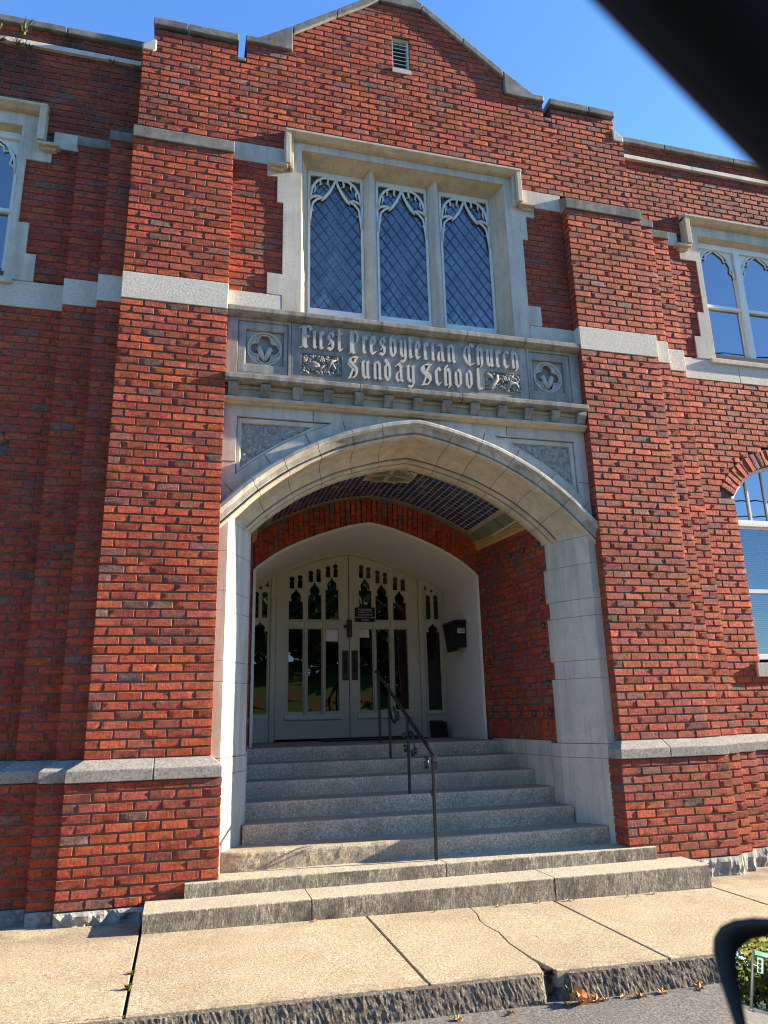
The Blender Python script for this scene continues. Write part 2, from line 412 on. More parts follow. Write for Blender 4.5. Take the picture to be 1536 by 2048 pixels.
# ------------------------------------------------------------------ brickwork (every brick is a little rounded, uneven block)
CH = .0765; BP = .2115; JT = .0150
rb = random.Random(11)
def one_brick(mb, O, U, N, Zv, u0, u1, z0, z1, depth, wob=.0011, nu=4):
    w = u1 - u0
    if w < .14: nu = 2
    nv = 2; ins = min(.0036, w * .2); jit = .0022
    off = rb.uniform(-.0016, .0016); ta = rb.uniform(-.0024, .0024); tb = rb.uniform(-.0022, .0022)
    vs = []
    def P(u, z, d):
        return (O[0] + U[0] * u + N[0] * d + Zv[0] * z, O[1] + U[1] * u + N[1] * d + Zv[1] * z, O[2] + U[2] * u + N[2] * d + Zv[2] * z)
    for j in range(nv + 1):
        for i in range(nu + 1):
            fu, fz = i / nu, j / nv
            d = off + ta * (fu - .5) * 2 + tb * (fz - .5) * 2 + rb.uniform(-wob, wob)
            vs.append(P(u0 + ins + (w - 2 * ins) * fu, z0 + ins + (z1 - z0 - 2 * ins) * fz, d))
    idx = lambda i, j: j * (nu + 1) + i
    ring = [idx(i, 0) for i in range(nu)] + [idx(nu, j) for j in range(nv)] + [idx(i, nv) for i in range(nu, 0, -1)] + [idx(0, j) for j in range(nv, 0, -1)]
    fs = [(idx(i, j), idx(i + 1, j), idx(i + 1, j + 1), idx(i, j + 1)) for j in range(nv) for i in range(nu)]
    m = len(ring); b0 = len(vs)
    for q in ring:
        i, j = q % (nu + 1), q // (nu + 1)
        uu = u0 if i == 0 else u1 if i == nu else u0 + w * i / nu
        zz = z0 if j == 0 else z1 if j == nv else z0 + (z1 - z0) * j / nv
        vs.append(P(uu + rb.uniform(-jit, jit), zz + rb.uniform(-jit, jit), off - .0034 + rb.uniform(-.0012, .0012)))
    b1 = len(vs)
    for q in ring:
        i, j = q % (nu + 1), q // (nu + 1)
        uu = u0 if i == 0 else u1 if i == nu else u0 + w * i / nu
        zz = z0 if j == 0 else z1 if j == nv else z0 + (z1 - z0) * j / nv
        vs.append(P(uu, zz, -depth))
    for k in range(m):
        k2 = (k + 1) % m
        fs.append((ring[k], b0 + k, b0 + k2, ring[k2])); fs.append((b0 + k, b1 + k, b1 + k2, b0 + k2))
    mb.add(vs, fs, True)

def brickwork(mbb, mbm, O, U, N, z0, z1, ivals, retl=0, retr=0, phase=0.0, mdepth=.0100, wob=.0011, heads=False, snap=True):
    n = int(round((z1 - z0) / CH)); ch = (z1 - z0) / n
    Zv = (0, 0, 1)
    P = lambda u, z, d: (O[0] + U[0] * u + N[0] * d, O[1] + U[1] * u + N[1] * d, O[2] + z)
    for k in range(n):
        za, zb = z0 + k * ch, z0 + (k + 1) * ch
        course = int(round((za) / CH))
        iv = ivals((za + zb) / 2)
        for (a, b, la, lb) in [(t + (1, 1))[:4] for t in iv]:
            if b - a < .03: continue
            L, Rr = retl if la else 0, retr if lb else 0
            ma, mb_ = a + (mdepth if L else 0), b - (mdepth if Rr else 0)
            mbm.add([P(ma, za, -mdepth), P(mb_, za, -mdepth), P(mb_, zb, -mdepth), P(ma, zb, -mdepth)], [(0, 1, 2, 3)])
            if L: mbm.add([P(ma, za, -mdepth), P(ma, zb, -mdepth), P(ma, zb, -L), P(ma, za, -L)], [(0, 1, 2, 3)])
            if Rr: mbm.add([P(mb_, za, -mdepth), P(mb_, zb, -mdepth), P(mb_, zb, -Rr), P(mb_, za, -Rr)], [(0, 1, 2, 3)])
            cuts = [a]
            sh = phase + (BP / 2 if course % 2 else 0)
            base = a if (snap and L) else (b if (snap and Rr) else 0)
            x = base + sh + math.floor((a - base - sh) / BP) * BP
            while x < b - .001:
                if x > a + .001: cuts.append(x)
                x += BP
            cuts.append(b)
            if len(cuts) > 2 and cuts[1] - cuts[0] < .055: cuts.pop(1)
            if len(cuts) > 2 and cuts[-1] - cuts[-2] < .055: cuts.pop(-2)
            if heads:
                c2 = [cuts[0]]
                for c0, c1 in zip(cuts, cuts[1:]):
                    if c1 - c0 > .18 and rb.random() < .45: c2.append((c0 + c1) / 2)
                    c2.append(c1)
                cuts = c2
            for i, (c0, c1) in enumerate(zip(cuts, cuts[1:])):
                u0 = c0 + (0 if i == 0 and (L or la == 2) else JT / 2); u1 = c1 - (0 if i == len(cuts) - 2 and (Rr or lb == 2) else JT / 2)
                u0 += rb.uniform(-.002, .002) if i else 0; u1 += rb.uniform(-.002, .002) if i < len(cuts) - 2 else 0
                dep = max(.017, L if i == 0 else 0, Rr if i == len(cuts) - 2 else 0)
                one_brick(mbb, O, U, N, Zv, u0, u1, za + JT / 2, zb - JT / 2, dep, wob)
def wall(name, parent, *args, mat='brick', mortar='mortar', **kw):
    b, m = MB(), MB(); brickwork(b, m, *args, **kw)
    o = b.build(name, mat, parent, recalc=False); m.build('mortar_bed', mortar, o, recalc=False); return o
F_ = (0, -1, 0); UX = (1, 0, 0)

# ================================================================== SETTING: ground, street, pavement, kerb
GS = -.012
def gz(x, base=-1.21): return base + GS * max(-20, min(20, x))
def sheet(name, x0, x1, y0, y1, base, mat, nx=60, ny=1, kind='structure'):
    m = MB(); vs = []; fs = []
    for i in range(nx + 1):
        x = x0 + (x1 - x0) * i / nx
        for j in range(ny + 1): vs.append((x, y0 + (y1 - y0) * j / ny, gz(x, base)))
    for i in range(nx):
        for j in range(ny): a = i * (ny + 1) + j; fs.append((a, a + ny + 1, a + ny + 2, a + 1))
    m.add(vs, fs); o = m.build(name, mat, recalc=False); tag(o, kind=kind); return o
tag(sheet('ground', -600, 600, -600, 600, -1.46, 'grass', 120, 6), 'grassy ground reaching away beyond the street', 'ground')
tag(sheet('street', -300, 300, -11.2, -2.02, -1.368, 'asphalt', 150, 2), 'grey asphalt street in front of the church', 'street')
tag(sheet('pavement_bed', -120, 120, -2.04, .9, -1.235, 'soil', 60, 1), 'dark soil showing in the pavement joints', 'pavement')
slabs = MB(); rs = random.Random(5)
joints = [-2.417, -.745, .85, 2.41]
while joints[0] > -40: joints.insert(0, joints[0] - 1.61)
while joints[-1] < 40: joints.append(joints[-1] + 1.61)
for a, b in zip(joints, joints[1:]):
    dz = rs.uniform(-.004, .004) if a < -2.5 or a > 2.4 else 0
    def slab(poly, dz=dz):
        n = len(poly); top = [(x, y, gz(x, -1.21) + dz) for x, y in poly]; bot = [(x, y, gz(x, -1.30)) for x, y in poly]
        slabs.add(top + bot, [tuple(range(n))] + [(i, i + n, (i + 1) % n + n, (i + 1) % n) for i in range(n)])
    ga = .009
    if abs(a + .745) < .01:                      # cracked slab: two pieces either side of a wandering crack
        ck = [(.114, .35), (.114, -.49), (.09, -.7), (.045, -.86), (.034, -1.0), (.055, -1.2), (.02, -1.45), (.021, -1.78), (.03, -1.9), (.02, -2.052)]
        wd = [.002, .002, .003, .003, .003, .004, .004, .006, .014, .045]
        L = [(x - w, y) for (x, y), w in zip(ck, wd)]; Rr = [(x + w, y) for (x, y), w in zip(ck, wd)]
        slab([(a + ga, .35)] + L + [(a + ga, -2.052)]); slab(Rr + [(b - ga, -2.052), (b - ga, .35)])
    else: slab([(a + ga, .35), (a + ga, -2.052), (b - ga, -2.052), (b - ga, .35)])
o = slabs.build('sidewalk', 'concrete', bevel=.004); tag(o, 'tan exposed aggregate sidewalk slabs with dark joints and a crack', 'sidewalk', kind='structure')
# kerb: crumbling, stony face (displaced strip)
from mathutils import noise as mn
kb = MB(); NXK, NYK = 1500, 10; vs = []; fs = []
for i in range(NXK + 1):
    x = -9 + 18 * i / NXK
    for j in range(NYK + 1):
        t = j / NYK
        top = gz(x, -1.212); bot = gz(x, -1.385)
        if t < .3: y = -2.02 - .045 * (t / .3); z = top - .016 * (t / .3) ** 2
        else: q = (t - .3) / .7; y = -2.065 - .025 * q; z = top - .016 + (bot - top + .016) * q
        n1 = mn.noise((x * 7, z * 7, 3)); n2 = mn.noise((x * 40, z * 44, 9)); n3 = mn.noise((x * 95, z * 95, 1))
        amp = min(1, t / .25)
        y += (n1 * .006 + n2 * .0045 + n3 * .004) * amp; z += (n2 * .005 + n3 * .005) * amp * (1 - t)
        chip = math.exp(-((x - .04) / .055) ** 2)           # broken-out piece at the crack
        y += .075 * chip * amp; z -= .05 * chip * (1 - t) * amp
        if t > .5: y -= .03 * (t - .5) * max(0, mn.noise((x * 5, 0, 7)))
        vs.append((x, y, z))
for i in range(NXK):
    for j in range(NYK): a = i * (NYK + 1) + j; fs.append((a, a + NYK + 1, a + NYK + 2, a + 1))
kb.add(vs, fs, False); kb.box(-120, -9, -2.09, -2.02, -1.0, 0.0) if False else None
o = kb.build('kerb', 'kerb', recalc=False); tag(o, 'crumbling dark concrete kerb face along the sidewalk', 'kerb', kind='structure')

# ================================================================== THE CHURCH
CB = thing('church_building', 'red brick church school with pale stone arched entrance and battlemented gable', 'church', (0, 0, -1.2))
ZF = -.03
BB, BT, CAPZ = 55 * CH, 55 * CH + .285, 6.055
XI, XO = 1.946, 2.946

# arch curves (half, x >= 0)
I_HALF = [(0, 2.865), (.25, 2.815), (.57, 2.722), (.81, 2.632), (1.14, 2.457), (1.44, 2.235), (1.60, 2.085)]
W_HALF = [(0, 2.638), (.20, 2.600), (.39, 2.545), (.78, 2.40), (1.14, 2.22), (1.42, 2.01)]
D_HALF = [(0, 2.556), (.25, 2.510), (.50, 2.447), (.97, 2.243), (1.20, 2.125), (1.395, 1.995)]
E_HALF = [(0, 2.978), (.25, 2.945), (.50, 2.893), (.78, 2.80), (1.0, 2.70), (1.28, 2.56), (1.46, 2.42)]
def full_curve(half, n=5):
    h = lerp_poly(half, n); return [(-x, z) for x, z in reversed(h)][:-1] + h
def normals_of(path):
    out = []
    for i in range(len(path)):
        a, b = path[max(i - 1, 0)], path[min(i + 1, len(path) - 1)]
        tx, tz = b[0] - a[0], b[1] - a[1]; l = math.hypot(tx, tz) + 1e-9
        out.append((-tz / l, tx / l))
    return out
def extend(path, d):
    a, b = path[0], path[1]; l = math.hypot(a[0] - b[0], a[1] - b[1]); s = (a[0] + (a[0] - b[0]) / l * d, a[1] + (a[1] - b[1]) / l * d)
    c, e = path[-1], path[-2]; l = math.hypot(c[0] - e[0], c[1] - e[1]); t = (c[0] + (c[0] - e[0]) / l * d, c[1] + (c[1] - e[1]) / l * d)
    return [s] + path + [t]
I_C, W_C, D_C, E_C = full_curve(I_HALF), full_curve(W_HALF), full_curve(D_HALF), full_curve(E_HALF)

# ---- gable wall
GY = .13
def gable_iv(z):
    cut = lambda a, b: [(a, b, 2, 2)]
    if z < 4.335: return []
    if z < 6.30:                                   # niches between pier and window surround
        e = 1.556 if z < 4.75 else 1.40 if z < 5.62 else 1.466 if z < 5.94 else 1.575
        if z < 4.50 or z > 6.09: return [] if z < 4.5 else [(-1.575 if 0 else -1.40, -1.40, 2, 2)][:0]
        return [(-1.95, -e, 2, 2), (e, 1.95, 2, 2)]
    if z < 6.55: return [(-2.935, -1.395, 1, 0), (1.395, 2.935, 0, 1)]
    if z < 7.36: out = [(-2.935, 2.935, 1, 1)]
    elif z < 7.425: out = [(-2.83, 2.83, 1, 1)]
    elif z < 7.66: out = [(-2.83, -1.942, 1, 1), (-1.835, 1.835, 1, 1), (1.942, 2.83, 1, 1)]
    elif z < 7.68: out = [(-1.835, 1.835, 1, 1)]
    elif z < 7.93: out = [(-1.318, 1.318, 0, 0)]
    else:
        w = max(.0, 1.318 - (z - 7.93) / .765)
        out = [(-w, w, 0, 0)] if w > .15 and z < 8.69 else []
    if 7.755 < z < 8.255:                          # louvre opening
        out = [t for (a, b, *q) in out for t in ((a, -.115, q[0], 2), (.10, b, 2, q[1]))]
    return out
gw = wall('gable_wall', CB, (0, GY, 0), UX, F_, 4.335, 8.70, gable_iv, retl=.27, retr=.27, snap=False)
core = MB()
core.box(-2.90, 2.90, GY + .03, GY + .26, 6.6, 7.35); core.box(-1.83, 1.83, GY + .03, GY + .26, 7.35, 7.42)
core.box(-1.83, 1.83, GY + .03, GY + .26, 7.42, 7.66); core.prism([(-1.30, 7.66), (1.30, 7.66), (1.30, 7.9), (.25, 8.69), (-.25, 8.69), (-1.30, 7.9)], GY + .16, GY + .26)
for s in (-1, 1): core.box(min(s * 1.95, s * 2.82), max(s * 1.95, s * 2.82), GY + .03, GY + .26, 7.35, 7.65)
core.build('wall_core', 'mortar_dark', gw)
# louvre
lv = MB()
for k in range(8): z = 7.775 + k * .058; lv.hull8([(-.10, GY + .06, z), (.083, GY + .06, z), (.083, GY + .10, z + .034), (-.10, GY + .10, z + .034), (-.10, GY + .06, z + .010), (.083, GY + .06, z + .010), (.083, GY + .10, z + .044), (-.10, GY + .10, z + .044)])
lf = MB()
for a in ((-.115, -.098, 7.755, 8.255), (.083, .10, 7.755, 8.255), (-.098, .083, 8.235, 8.255)): lf.box(a[0], a[1], GY + .03, GY + .14, a[2], a[3])
o = lf.build('attic_louvre', 'white_frame', CB); lv.build('slat', 'white_frame', o)
bk = MB(); bk.box(-.115, .10, GY + .20, GY + .208, 7.74, 8.27); bk.build('dark_backing', 'black', o)
sl = MB(); sl.box(-.125, .11, GY - .012, GY + .10, 7.69, 7.755); sl.build('louvre_sill', 'lime', CB, .004)

# ---- copings of the gable
def coping(name, poly, y0=GY - .035, y1=GY + .30, mat='coping', bev=.012):
    m = MB(); m.prism(poly, y0, y1); return m.build(name, mat, CB, bev)
for s in (-1, 1):
    pp = lambda pts: [(s * x, z) for x, z in pts]
    coping('merlon_coping', pp([(1.925, 7.655), (1.925, 7.755), (2.47, 7.755), (2.47, 7.655)]))
    coping('merlon_coping', pp([(2.476, 7.655), (2.476, 7.755), (2.845, 7.755), (2.845, 7.655)]))
    coping('crenel_sill', pp([(1.84, 7.42), (1.84, 7.47), (1.937, 7.47), (1.937, 7.42)]), GY - .004, GY + .25)
    coping('gable_kneeler', pp([(1.85, 7.68), (1.85, 7.765), (1.70, 7.765), (1.318, 8.035), (1.318, 7.68)]))
    coping('raking_coping', pp([(1.315, 7.925), (1.315, 8.038), (.80, 8.425), (.80, 8.317)]))
    coping('raking_coping', pp([(.794, 8.322), (.794, 8.43), (.30, 8.80), (.26, 8.715)]))
    coping('shoulder_stone', pp([(2.945, 7.31), (2.945, 7.385), (2.835, 7.47), (2.80, 7.47), (2.80, 7.33), (2.83, 7.31)]), GY - .012, GY + .28, 'lime')
coping('apex_coping', [(-.295, 8.80), (-.255, 8.705), (.255, 8.705), (.295, 8.80), (.20, 8.86), (-.20, 8.86)])

# ---- piers, buttresses, wings : lower walls, bands, caps, plinths
def fixed(a, b, la=1, lb=1): return lambda z: [(a, b, la, lb)]
SIDES = (-1, 1)
def side_wall(name, s, a, b, y, z0, z1, rin, rout, **kw):
    """brick face between |x|=a..b on side s; rin/rout = depth of the return towards/away from the centre"""
    if s > 0: return wall(name, CB, (0, y, 0), UX, F_, z0, z1, fixed(a, b), retl=rin, retr=rout, **kw)
    return wall(name, CB, (0, y, 0), UX, F_, z0, z1, fixed(-b, -a), retl=rout, retr=rin, **kw)
def band(s, a, b, y, dy, z0, z1, mat='lime_band', name='stone_band', bev=.006, proud=.005):
    m = MB(); m.box(min(s * a, s * b), max(s * a, s * b), y - proud, y + dy, z0, z1); return m.build(name, mat, CB, bev)
def cap(s, a, b, y, yb, z0, z1, z2, name='buttress_cap', mat='coping', proud=.018, side=.01):
    m = MB(); x0, x1 = min(s * a, s * b), max(s * a, s * b)
    m.prism([(y - proud, z0), (yb, z0), (yb, z2), (y - proud, z1)], x0 - side, x1 + side, 'yz'); return m.build(name, mat, CB, .008)
def plinth_cap(s, a, b, y, yb, ea, eb, name='plinth_cap'):
    """granite course with a sloped top. ea/eb: how far it projects past a/b at the bottom"""
    m = MB(); f = y - .115
    xa, xb, xA, xB = a, b, a - ea, b + eb
    lo = [(xA, f, -.163), (xB, f, -.163), (xB, yb, -.163), (xA, yb, -.163)]
    mi = [(xA, f, -.072), (xB, f, -.072), (xB, yb, -.072), (xA, yb, -.072)]
    hi = [(xa, y + .004, 0), (xb, y + .004, 0), (xb, yb, 0), (xa, yb, 0)]
    vs = [(s * x, yy, z) for x, yy, z in lo + mi + hi]
    m.add(vs, [(0, 1, 2, 3), (8, 9, 10, 11)] + [(i, (i + 1) % 4, (i + 1) % 4 + 4, i + 4) for i in range(4)] + [(i + 4, (i + 1) % 4 + 4, (i + 1) % 4 + 8, i + 8) for i in range(4)])
    return m.build(name, 'plinthcap', CB, .006)
def rock(s, a, b, y, x_end=None):
    m = MB(); nx = max(4, int((b - a) / .028)); nz = 6; vs = []; fs = []; ph = rs.uniform(0, 50)
    for i in range(nx + 1):
        x = s * (a + (b - a) * i / nx)
        for j in range(nz + 1):
            t = j / nz; z = gz(x, -1.26) + (-1.083 - gz(x, -1.26)) * t
            d = .022 + .030 * abs(mn.noise((x * 4 + ph, z * 6, 2))) + .030 * mn.noise((x * 13 + ph, z * 15, 5)) + .012 * mn.noise((x * 33, z * 33, 5))
            if t > .99 or i in (0, nx): d = .004
            vs.append((x, y - d, z))
    for i in range(nx):
        for j in range(nz): q = i * (nz + 1) + j; fs.append((q, q + nz + 1, q + nz + 2, q + 1))
    o0 = len(vs)
    m.add(vs, fs, False)
    m.box(min(s * a, s * b), max(s * a, s * b), y + .01, y + .2, -1.4, -1.086)
    return m.build('foundation_stone', 'rockface', CB)
WX = 9.2
for s in SIDES:
    # pier
    p = side_wall('pier', s, XI, XO, 0, 0, BB, .125, .105)
    side_wall('pier', s, XI, XO, 0, BT, BT + 21 * ((CAPZ - BT) / 21), .125, .105)
    band(s, XI - .002, XO + .002, 0, .125, BB, BT)
    cap(s, XI, XO, 0, GY + .01, CAPZ, CAPZ + .135, CAPZ + .235, 'pier_cap')
    c = MB(); c.box(min(s * (XI + .02), s * (XO - .02)), max(s * (XI + .02), s * (XO - .02)), .02, .6, -1.3, CAPZ); c.build('pier_core', 'mortar_dark', p)
    side_wall('pier_plinth', s, XI - .09, XO + .115, -.10, -.163 - 12 * CH, -.163, .30, .10)
    plinth_cap(s, XI, 2.397, 0, .12, .09, 0); plinth_cap(s, 2.403, XO, 0, .12, 0, .115)
    c = MB(); c.box(min(s * (XI - .07), s * (XO + .09)), max(s * (XI - .07), s * (XO + .09)), -.08, .1, -1.3, -.16); c.build('plinth_core', 'mortar_dark', p)
    rock(s, XI - .09, XO + .115, -.10)
    # first buttress
    side_wall('buttress', s, XO, 3.172, .105, 0, BB, 0, .15)
    side_wall('buttress', s, XO, 3.172, .105, BT, BT + 21 * ((CAPZ - BT) / 21), 0, .15)
    band(s, XO, 3.178, .105, .14, BB, BT)
    cap(s, XO + .012, 3.178, .105, .41, CAPZ, CAPZ + .11, CAPZ + .25)
    side_wall('buttress_plinth', s, XO + .115, 3.275, .0, -.163 - 12 * CH, -.163, 0, .14)
    plinth_cap(s, XO, 3.172, .105, .26, -.115, .10)
    rock(s, XO + .115, 3.275, 0)
    # second buttress
    side_wall('buttress', s, 3.172, 3.50, .255, 0, BB, 0, .15)
    side_wall('buttress', s, 3.172, 3.50, .255, BT, BT + 21 * ((CAPZ - BT) / 21), 0, .15)
    band(s, 3.178, 3.508, .255, .14, BB, BT)
    cap(s, 3.19, 3.508, .255, .41, CAPZ - .01, CAPZ + .10, CAPZ + .19)
    side_wall('buttress_plinth', s, 3.275, 3.60, .15, -.163 - 12 * CH, -.163, 0, .14)
    plinth_cap(s, 3.172, 3.50, .255, .42, -.10, .10)
    rock(s, 3.275, 3.60, .15)
    c = MB(); c.box(min(s * 2.9, s * 3.15), max(s * 2.9, s * 3.15), .13, .6, -1.3, CAPZ); c.box(min(s * 3.0, s * 3.48), max(s * 3.0, s * 3.48), .28, .62, -1.3, CAPZ); c.build('buttress_core', 'mortar_dark', p)
    # wing
    AC, AR, AO = (4.83, 2.252), .908, 1.111
    def wing_iv(z, s=s):
        a, b = (3.50 if z < 6.30 else 2.93), WX
        holes = []
        if .76 < z < 3.365:                              # segmental-headed lower window
            if z < 2.70: hw = .778
            else:
                hw = math.sqrt(max(0, AO ** 2 - (z - AC[1]) ** 2)) if z > AC[1] else .778
                if z < 2.79: hw = max(.778, hw * .955)
            holes.append((AC[0] - hw, AC[0] + hw))
            holes.append((AC[0] + 3.6 - hw, AC[0] + 3.6 + hw)) if False else None
        elif .60 < z <= .765: holes.append((3.985, 5.675))
        if BB < z < BT: return []
        if BT < z < 6.53:
            q = 3.83 if z < 4.80 else 3.915 if z < 5.15 else 4.015 if z < 5.90 else 3.775 if z < 6.09 else 3.775 if z < 6.30 else 3.86
            holes.append((q, 4.745 * 2 - q))
        if 6.09 < z < 6.295: a = max(a, 3.775)
        if 7.31 < z < 7.395: return []
        out = []; x = a
        for h0, h1 in sorted(holes):
            if h0 - x > .02: out.append((x, h0, 0, 1))
            x = h1
        out.append((x, b, 1, 1))
        if s < 0: out = [(-q[1], -q[0], q[3], q[2]) for q in out]
        return out
    # returns at the arched window reveals
    wl_ = wall('wing_wall', CB, (0, .40, 0), UX, F_, 0, 7.5735, wing_iv, retl=.11, retr=.11, snap=False)
    side_wall('wing_plinth', s, 3.60, WX, .30, -.163 - 12 * CH, -.163, 0, 0)
    plinth_cap(s, 3.50, 5.6, .40, .5, -.10, 0); plinth_cap(s, 5.606, WX, .40, .5, 0, 0)
    rock(s, 3.60, 7.2, .30)
    band(s, 3.508, 4.40, .40, .1, BB, BT); band(s, 4.406, 6.2, .40, .1, BB, BT); band(s, 6.206, WX, .40, .1, BB, BT)
    m = MB()
    for x0, x1 in ((2.94, 4.15), (4.156, 5.7), (5.706, 7.4), (7.406, WX)):
        m.prism([(.36, 7.315), (.52, 7.315), (.52, 7.40), (.375, 7.392)], min(s * x0, s * x1), max(s * x0, s * x1), 'yz')
    m.build('string_course', 'lime', CB, .006)
    for x0, x1 in ((2.94, 3.75), (3.756, 4.85), (4.856, 6.3), (6.306, 7.8), (7.806, WX)):
        m = MB(); m.prism([(.355, 7.565), (.80, 7.565), (.80, 7.70), (.355, 7.655)], min(s * x0, s * x1), max(s * x0, s * x1), 'yz')
        m.build('parapet_coping', 'coping', CB, .012)
    c = MB(); xs = lambda a, b: (min(s * a, s * b), max(s * a, s * b))
    c.box(*xs(2.9, WX), .43, .52, 6.55, 7.56); c.box(*xs(3.4, WX), .43, .52, 3.38, 4.6); c.box(*xs(3.4, WX), .43, .52, -.2, .6); c.box(*xs(3.4, WX), .33, .52, -1.3, -.17)
    c.box(*xs(3.4, 4.03), .43, .50, .6, 3.4); c.box(*xs(5.63, WX), .43, .50, .6, 3.4); c.box(*xs(3.4, 4.02), .43, .5, 4.6, 6.56); c.box(*xs(5.48, WX), .43, .5, 4.6, 6.56)
    c.box(*xs(WX - .1, WX), .43, 14, -1.3, 7.3)
    c.build('wall_core', 'mortar_dark', wl_)
    # niche bands on the gable wall (beside the window) + label band of the wing
    band(s, 1.578, 1.946, GY, .08, 6.092, 6.323, 'lime'); band(s, 1.396, 1.578, GY, .08, 6.092, 6.323, 'lime', bev=0); band(s, 1.40, 1.946, GY, .08, 4.325, 4.498, 'lime_band', proud=.016)
    band(s, 3.50, 3.775, .40, .08, 6.09, 6.292, 'lime')

    # ---- upper wing window
    cx = 4.745
    mir = lambda pts: [(s * x, z) for x, z in pts]
    half = [(3.815, BT + .001), (3.815, 4.80), (3.91, 4.80), (3.91, 5.15), (4.01, 5.15), (4.01, 5.90), (3.775, 5.90), (3.775, 6.09), (3.86, 6.09), (3.86, 6.50)]
    outl = half + [(2 * cx - x, z) for x, z in reversed(half)]
    op = [(4.085, 4.40), (4.085, 6.30), (2 * cx - 4.085, 6.30), (2 * cx - 4.085, 4.40)]
    outl = [(3.815, BT + .002)] + outl[1:]
    op[0] = (4.085, BT + .03); op[3] = (2 * cx - 4.085, BT + .03)
    su = plate('window_surround', mir(outl), [mir(op)], .388, .08, .004, 'lime', CB)
    rv = MB()                                            # splayed reveal, soffit, sill
    x0, x1 = 4.085, 2 * cx - 4.085
    def qd(a, b, c_, d): rv.add([(s * p_[0], p_[1], p_[2]) for p_ in (a, b, c_, d)], [(0, 1, 2, 3)])
    zb, zt = BT + .03, 6.30
    qd((x0, .395, zb), (x0, .395, zt), (x0 + .015, .56, zt - .06), (x0 + .015, .56, zb)); qd((x1, .395, zb), (x1, .395, zt), (x1 - .015, .56, zt - .06), (x1 - .015, .56, zb))
    qd((x0, .395, zt), (x1, .395, zt), (x1 - .015, .56, zt - .06), (x0 + .015, .56, zt - .06))
    rv.build('window_reveal', 'lime_warm', su)
    sm = MB(); sm.prism([(.36, BT - .05), (.58, BT - .05), (.58, BT + .06), (.36, BT + .012)], *xs(4.0, 5.49), 'yz'); sm.build('window_sill', 'lime', su, .006)
    hm = MB()
    hm.prism([(.405, 6.575), (.275, 6.52), (.275, 6.49), (.33, 6.455), (.405, 6.455)], *xs(3.845, 2 * cx - 3.845), 'yz')
    for xa, xb in ((3.845, 3.915), (2 * cx - 3.915, 2 * cx - 3.845)):
        hm.box(*xs(xa, xb), .285, .405, 6.09, 6.50)
    for xa, xb in ((3.70, 3.905), (2 * cx - 3.905, 2 * cx - 3.70)):
        hm.box(*xs(xa, xb), .30, .405, 6.045, 6.08); hm.box(*xs(xa + .03, xb - .02), .34, .405, 6.018, 6.043)
    hm.build('hood_mould', 'lime_warm', CB, .006)
    wf = MB(); fr = .50
    ze = 6.24
    for xa, xb in ((4.085, 4.112), (4.70, 4.79), (5.378, 5.405)): wf.box(*xs(xa, xb), fr - .03, fr + .05, zb + .03, ze)
    wf.box(*xs(4.112, 5.378), fr - .025, fr + .05, ze - .05, ze + .03)
    win = wf.build('sash_window', 'white_frame', CB, .006)
    for k, (xa, xb) in enumerate(((4.112, 4.70), (4.79, 5.378))):
        f2 = MB()
        f2.box(*xs(xa, xb), fr, fr + .06, 4.47 - .07, 4.47); f2.box(*xs(xa, xb), fr - .01, fr + .06, 5.31, 5.355)
        for xx in (xa, xb - .03): f2.box(*xs(xx, xx + .03), fr + .012, fr + .06, 4.47, 6.19)
        f2.build('sash', 'white_paint', win, .004)
        g = MB(); g.box(*xs(xa + .03, xb - .03), fr + .032, fr + .04, 4.47, 5.315); g.box(*xs(xa + .03, xb - .03), fr + .022, fr + .03, 5.35, 6.19); g.build('pane', 'glass_wing', win)
        # cusped tracery head
        xm = (xa + xb) / 2; w_ = (xb - xa) / 2 - .02; tr = MB()
        for q in (-1, 1):
            P3 = lambda u, z: (s * (xm + q * u * w_), fr + .008, z)
            tr.tube([P3(1, 5.80), P3(.97, 5.92), P3(.86, 6.03), P3(.62, 6.13), P3(.30, 6.19), P3(0, 6.20)], .016, 6)
            tr.tube([P3(1, 5.84), P3(.80, 5.90), P3(.86, 5.98), P3(.72, 6.06), P3(.55, 6.04), P3(.50, 6.10), P3(.25, 6.15), P3(0, 6.20)], .012, 6)
            tr.prism([(s * (xm + q * u * w_), z) for u, z in ((1.02, 6.0), (1.02, 6.215), (0.1, 6.215), (.30, 6.195), (.62, 6.14), (.86, 6.04))], fr + .004, fr + .03)
        tr.build('tracery', 'white_frame', win)

    # ---- lower arched window of the wing
    vs_ = MB(); nb = 25; a0 = math.acos(.778 / AR)
    a0 = math.asin((2.72 - AC[1]) / AR)
    for k in range(nb):
        t0 = a0 + (math.pi - 2 * a0) * k / nb; t1 = a0 + (math.pi - 2 * a0) * (k + 1) / nb
        g = .0065
        def ring(r, t): return (AC[0] + r * math.cos(t), AC[1] + r * math.sin(t))
        tm = (t0 + t1) / 2; U = (s * -math.sin(tm), 0, math.cos(tm)); Zv = (s * math.cos(tm), 0, math.sin(tm))
        wI, wO = AR * (t1 - t0), AO * (t1 - t0)
        o_ = (s * (AC[0] + AR * math.cos(tm)), .40, AC[1] + AR * math.sin(tm))
        tmp = MB(); one_brick(tmp, o_, U, F_, Zv, -wI / 2 + g, wI / 2 - g, 0, AO - AR - .012, .10, .0024, 2)
        # taper the brick
        tv = []
        for v in tmp.v:
            d = Vector(v) - Vector(o_); h = d.dot(Vector(Zv)); u = d.dot(Vector(U)); kf = 1 + (wO / wI - 1) * h / (AO - AR)
            tv.append(tuple(Vector(v) + Vector(U) * (u * kf - u)))
        vs_.add(tv, tmp.f, True)
    ar = vs_.build('brick_window_arch', 'brick', CB, recalc=False)
